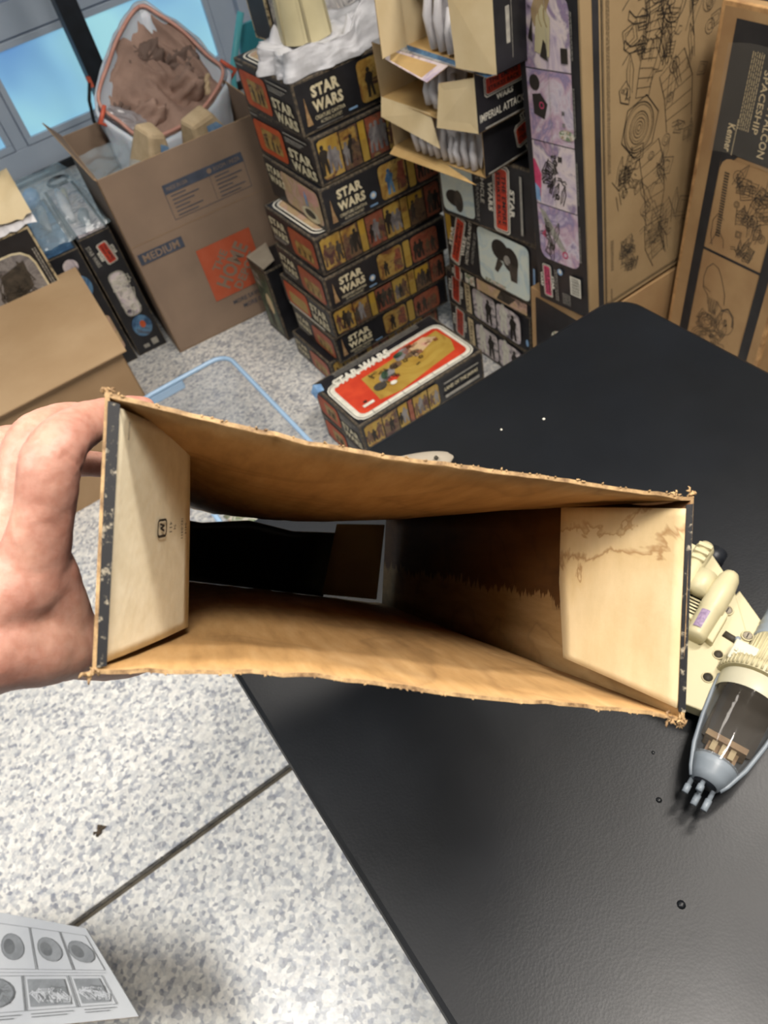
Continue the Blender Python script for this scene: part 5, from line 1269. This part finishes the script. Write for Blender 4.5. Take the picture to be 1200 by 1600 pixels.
lit = [(-0.0889, 0.1427, -0.0793), (-0.0866, 0.1508, -0.0527), (-0.0812, 0.1534, -0.0333), (-0.0658, 0.1646, -0.03), (-0.0538, 0.172, -0.033), (-0.0415, 0.1791, -0.0344)]
thumb = [(-0.0315, 0.0552, -0.1015), (-0.0151, 0.062, -0.1017), (-0.0047, 0.0747, -0.1034), (0.0091, 0.1025, -0.1105), (0.026, 0.1291, -0.1115)]
capsule_chain(HB, idx, [.0150, .0118, .0118, .0096, .0082, .0070])
capsule_chain(HB, mid, [.0148, .0112, .0112, .0096, .0085, .0072])
capsule_chain(HB, ring, [.0145, .0112, .0112, .0092, .0082, .0070])
capsule_chain(HB, lit, [.0130, .0098, .0098, .0082, .0074, .0062])
capsule_chain(HB, thumb, [.0190, .0165, .0135, .0112, .0092])
WEB = [(-0.02, 0.0562, -0.0689), (-0.0143, 0.0628, -0.0836), (-0.0097, 0.0727, -0.0967)]
wr = Vector((-.060, .066, -.104))
for f_, r0 in ((idx, .0165), (mid, .0170), (ring, .0165), (lit, .0150)):
    a = Vector(f_[0]); capsule_chain(HB, [a, a.lerp(wr, .5) + Vector((0, -.004, -.002)), wr], [r0, .019, .024])
capsule_chain(HB, [thumb[0], (-.045, .060, -.104), wr], [.020, .024, .026])
capsule_chain(HB, WEB, [.0135, .0140, .0145])      # web between thumb and index
capsule_chain(HB, [wr, (-.085, .058, -.113), (-.13, .052, -.130), (-.20, .045, -.160), (-.30, .035, -.205), (-.40, .02, -.25)], [.027, .028, .031, .036, .042, .046])
me0 = HB.build('hand_cage')
md = me0.modifiers.new('r', 'REMESH'); md.mode = 'VOXEL'; md.voxel_size = .0016; md.use_smooth_shade = True
md = me0.modifiers.new('s', 'SMOOTH'); md.factor = .55; md.iterations = 14
dg = bpy.context.evaluated_depsgraph_get(); dg.update()
hm = D.meshes.new_from_object(me0.evaluated_get(dg)); COL.objects.unlink(me0); D.objects.remove(me0)
ridge = []
for f_ in (idx, mid, ring):      # knuckle creases
    ridge.append(Vector(f_[2]))
COS = [v_.co.copy() for v_ in hm.vertices]; NOS = [v_.normal.copy() for v_ in hm.vertices]; NEW = []
AX = [(Vector(f_[3]) - Vector(f_[1])).normalized() for f_ in (idx, mid, ring)]
for co, n_v in zip(COS, NOS):
    d_ = .0007 * noise.fractal(co * 60, .9, 2, 3)
    for k_, c_ in enumerate(ridge):
        l_ = (co - c_).length
        if l_ < .020 and n_v.y < .3:
            q_ = (co - c_).dot(AX[k_]); d_ -= .0007 * max(0, math.cos(q_ * 2 * math.pi / .0042 + co.x * 500)) ** 3 * max(0, 1 - abs(q_) / .008)
    NEW += list(co + n_v * d_)
hm.vertices.foreach_set('co', NEW); hm.update()
if 'skin' not in [m_.name for m_ in hm.materials if m_]: hm.materials.clear(); hm.materials.append(MATS['skin'])
for p_ in hm.polygons: p_.use_smooth = True
ho = D.objects.new('body', hm); COL.objects.link(ho); ho.parent = person
q = MB(); a = Vector(ring[1]).lerp(Vector(ring[2]), .70); d = (Vector(ring[2]) - Vector(ring[1])).normalized()
u_ = d.cross(Vector((0, 1, 0))).normalized(); w_ = d.cross(u_)
q.tube([a + (u_ * math.cos(x) + w_ * math.sin(x)) * .0122 for x in [i * 2 * math.pi / 32 for i in range(33)]], .0017, 'ring_metal', 8)
q.build('finger_ring', person, 'plain pale metal ring')
q = MB(); r = random.Random(4)
for k in range(60):      # fine hairs on the wrist
    v_ = hm.vertices[r.randrange(len(hm.vertices))]
    if v_.co.z > -.095 or v_.co.x > -.02 or NOS[v_.index].y > .2: continue
    nv_ = NOS[v_.index]; d = (nv_ * .4 + Vector((.6, 0, -.3)) + Vector((r.uniform(-.3, .3), 0, r.uniform(-.3, .3)))).normalized() * .004
    q.tube([v_.co, v_.co + d * .6 + nv_ * .0004, v_.co + d], [.00012, .0001, .00004], 'hair_dark', 3)
if q.v: o = q.build('arm_hair', person); o['kind'] = 'stuff'
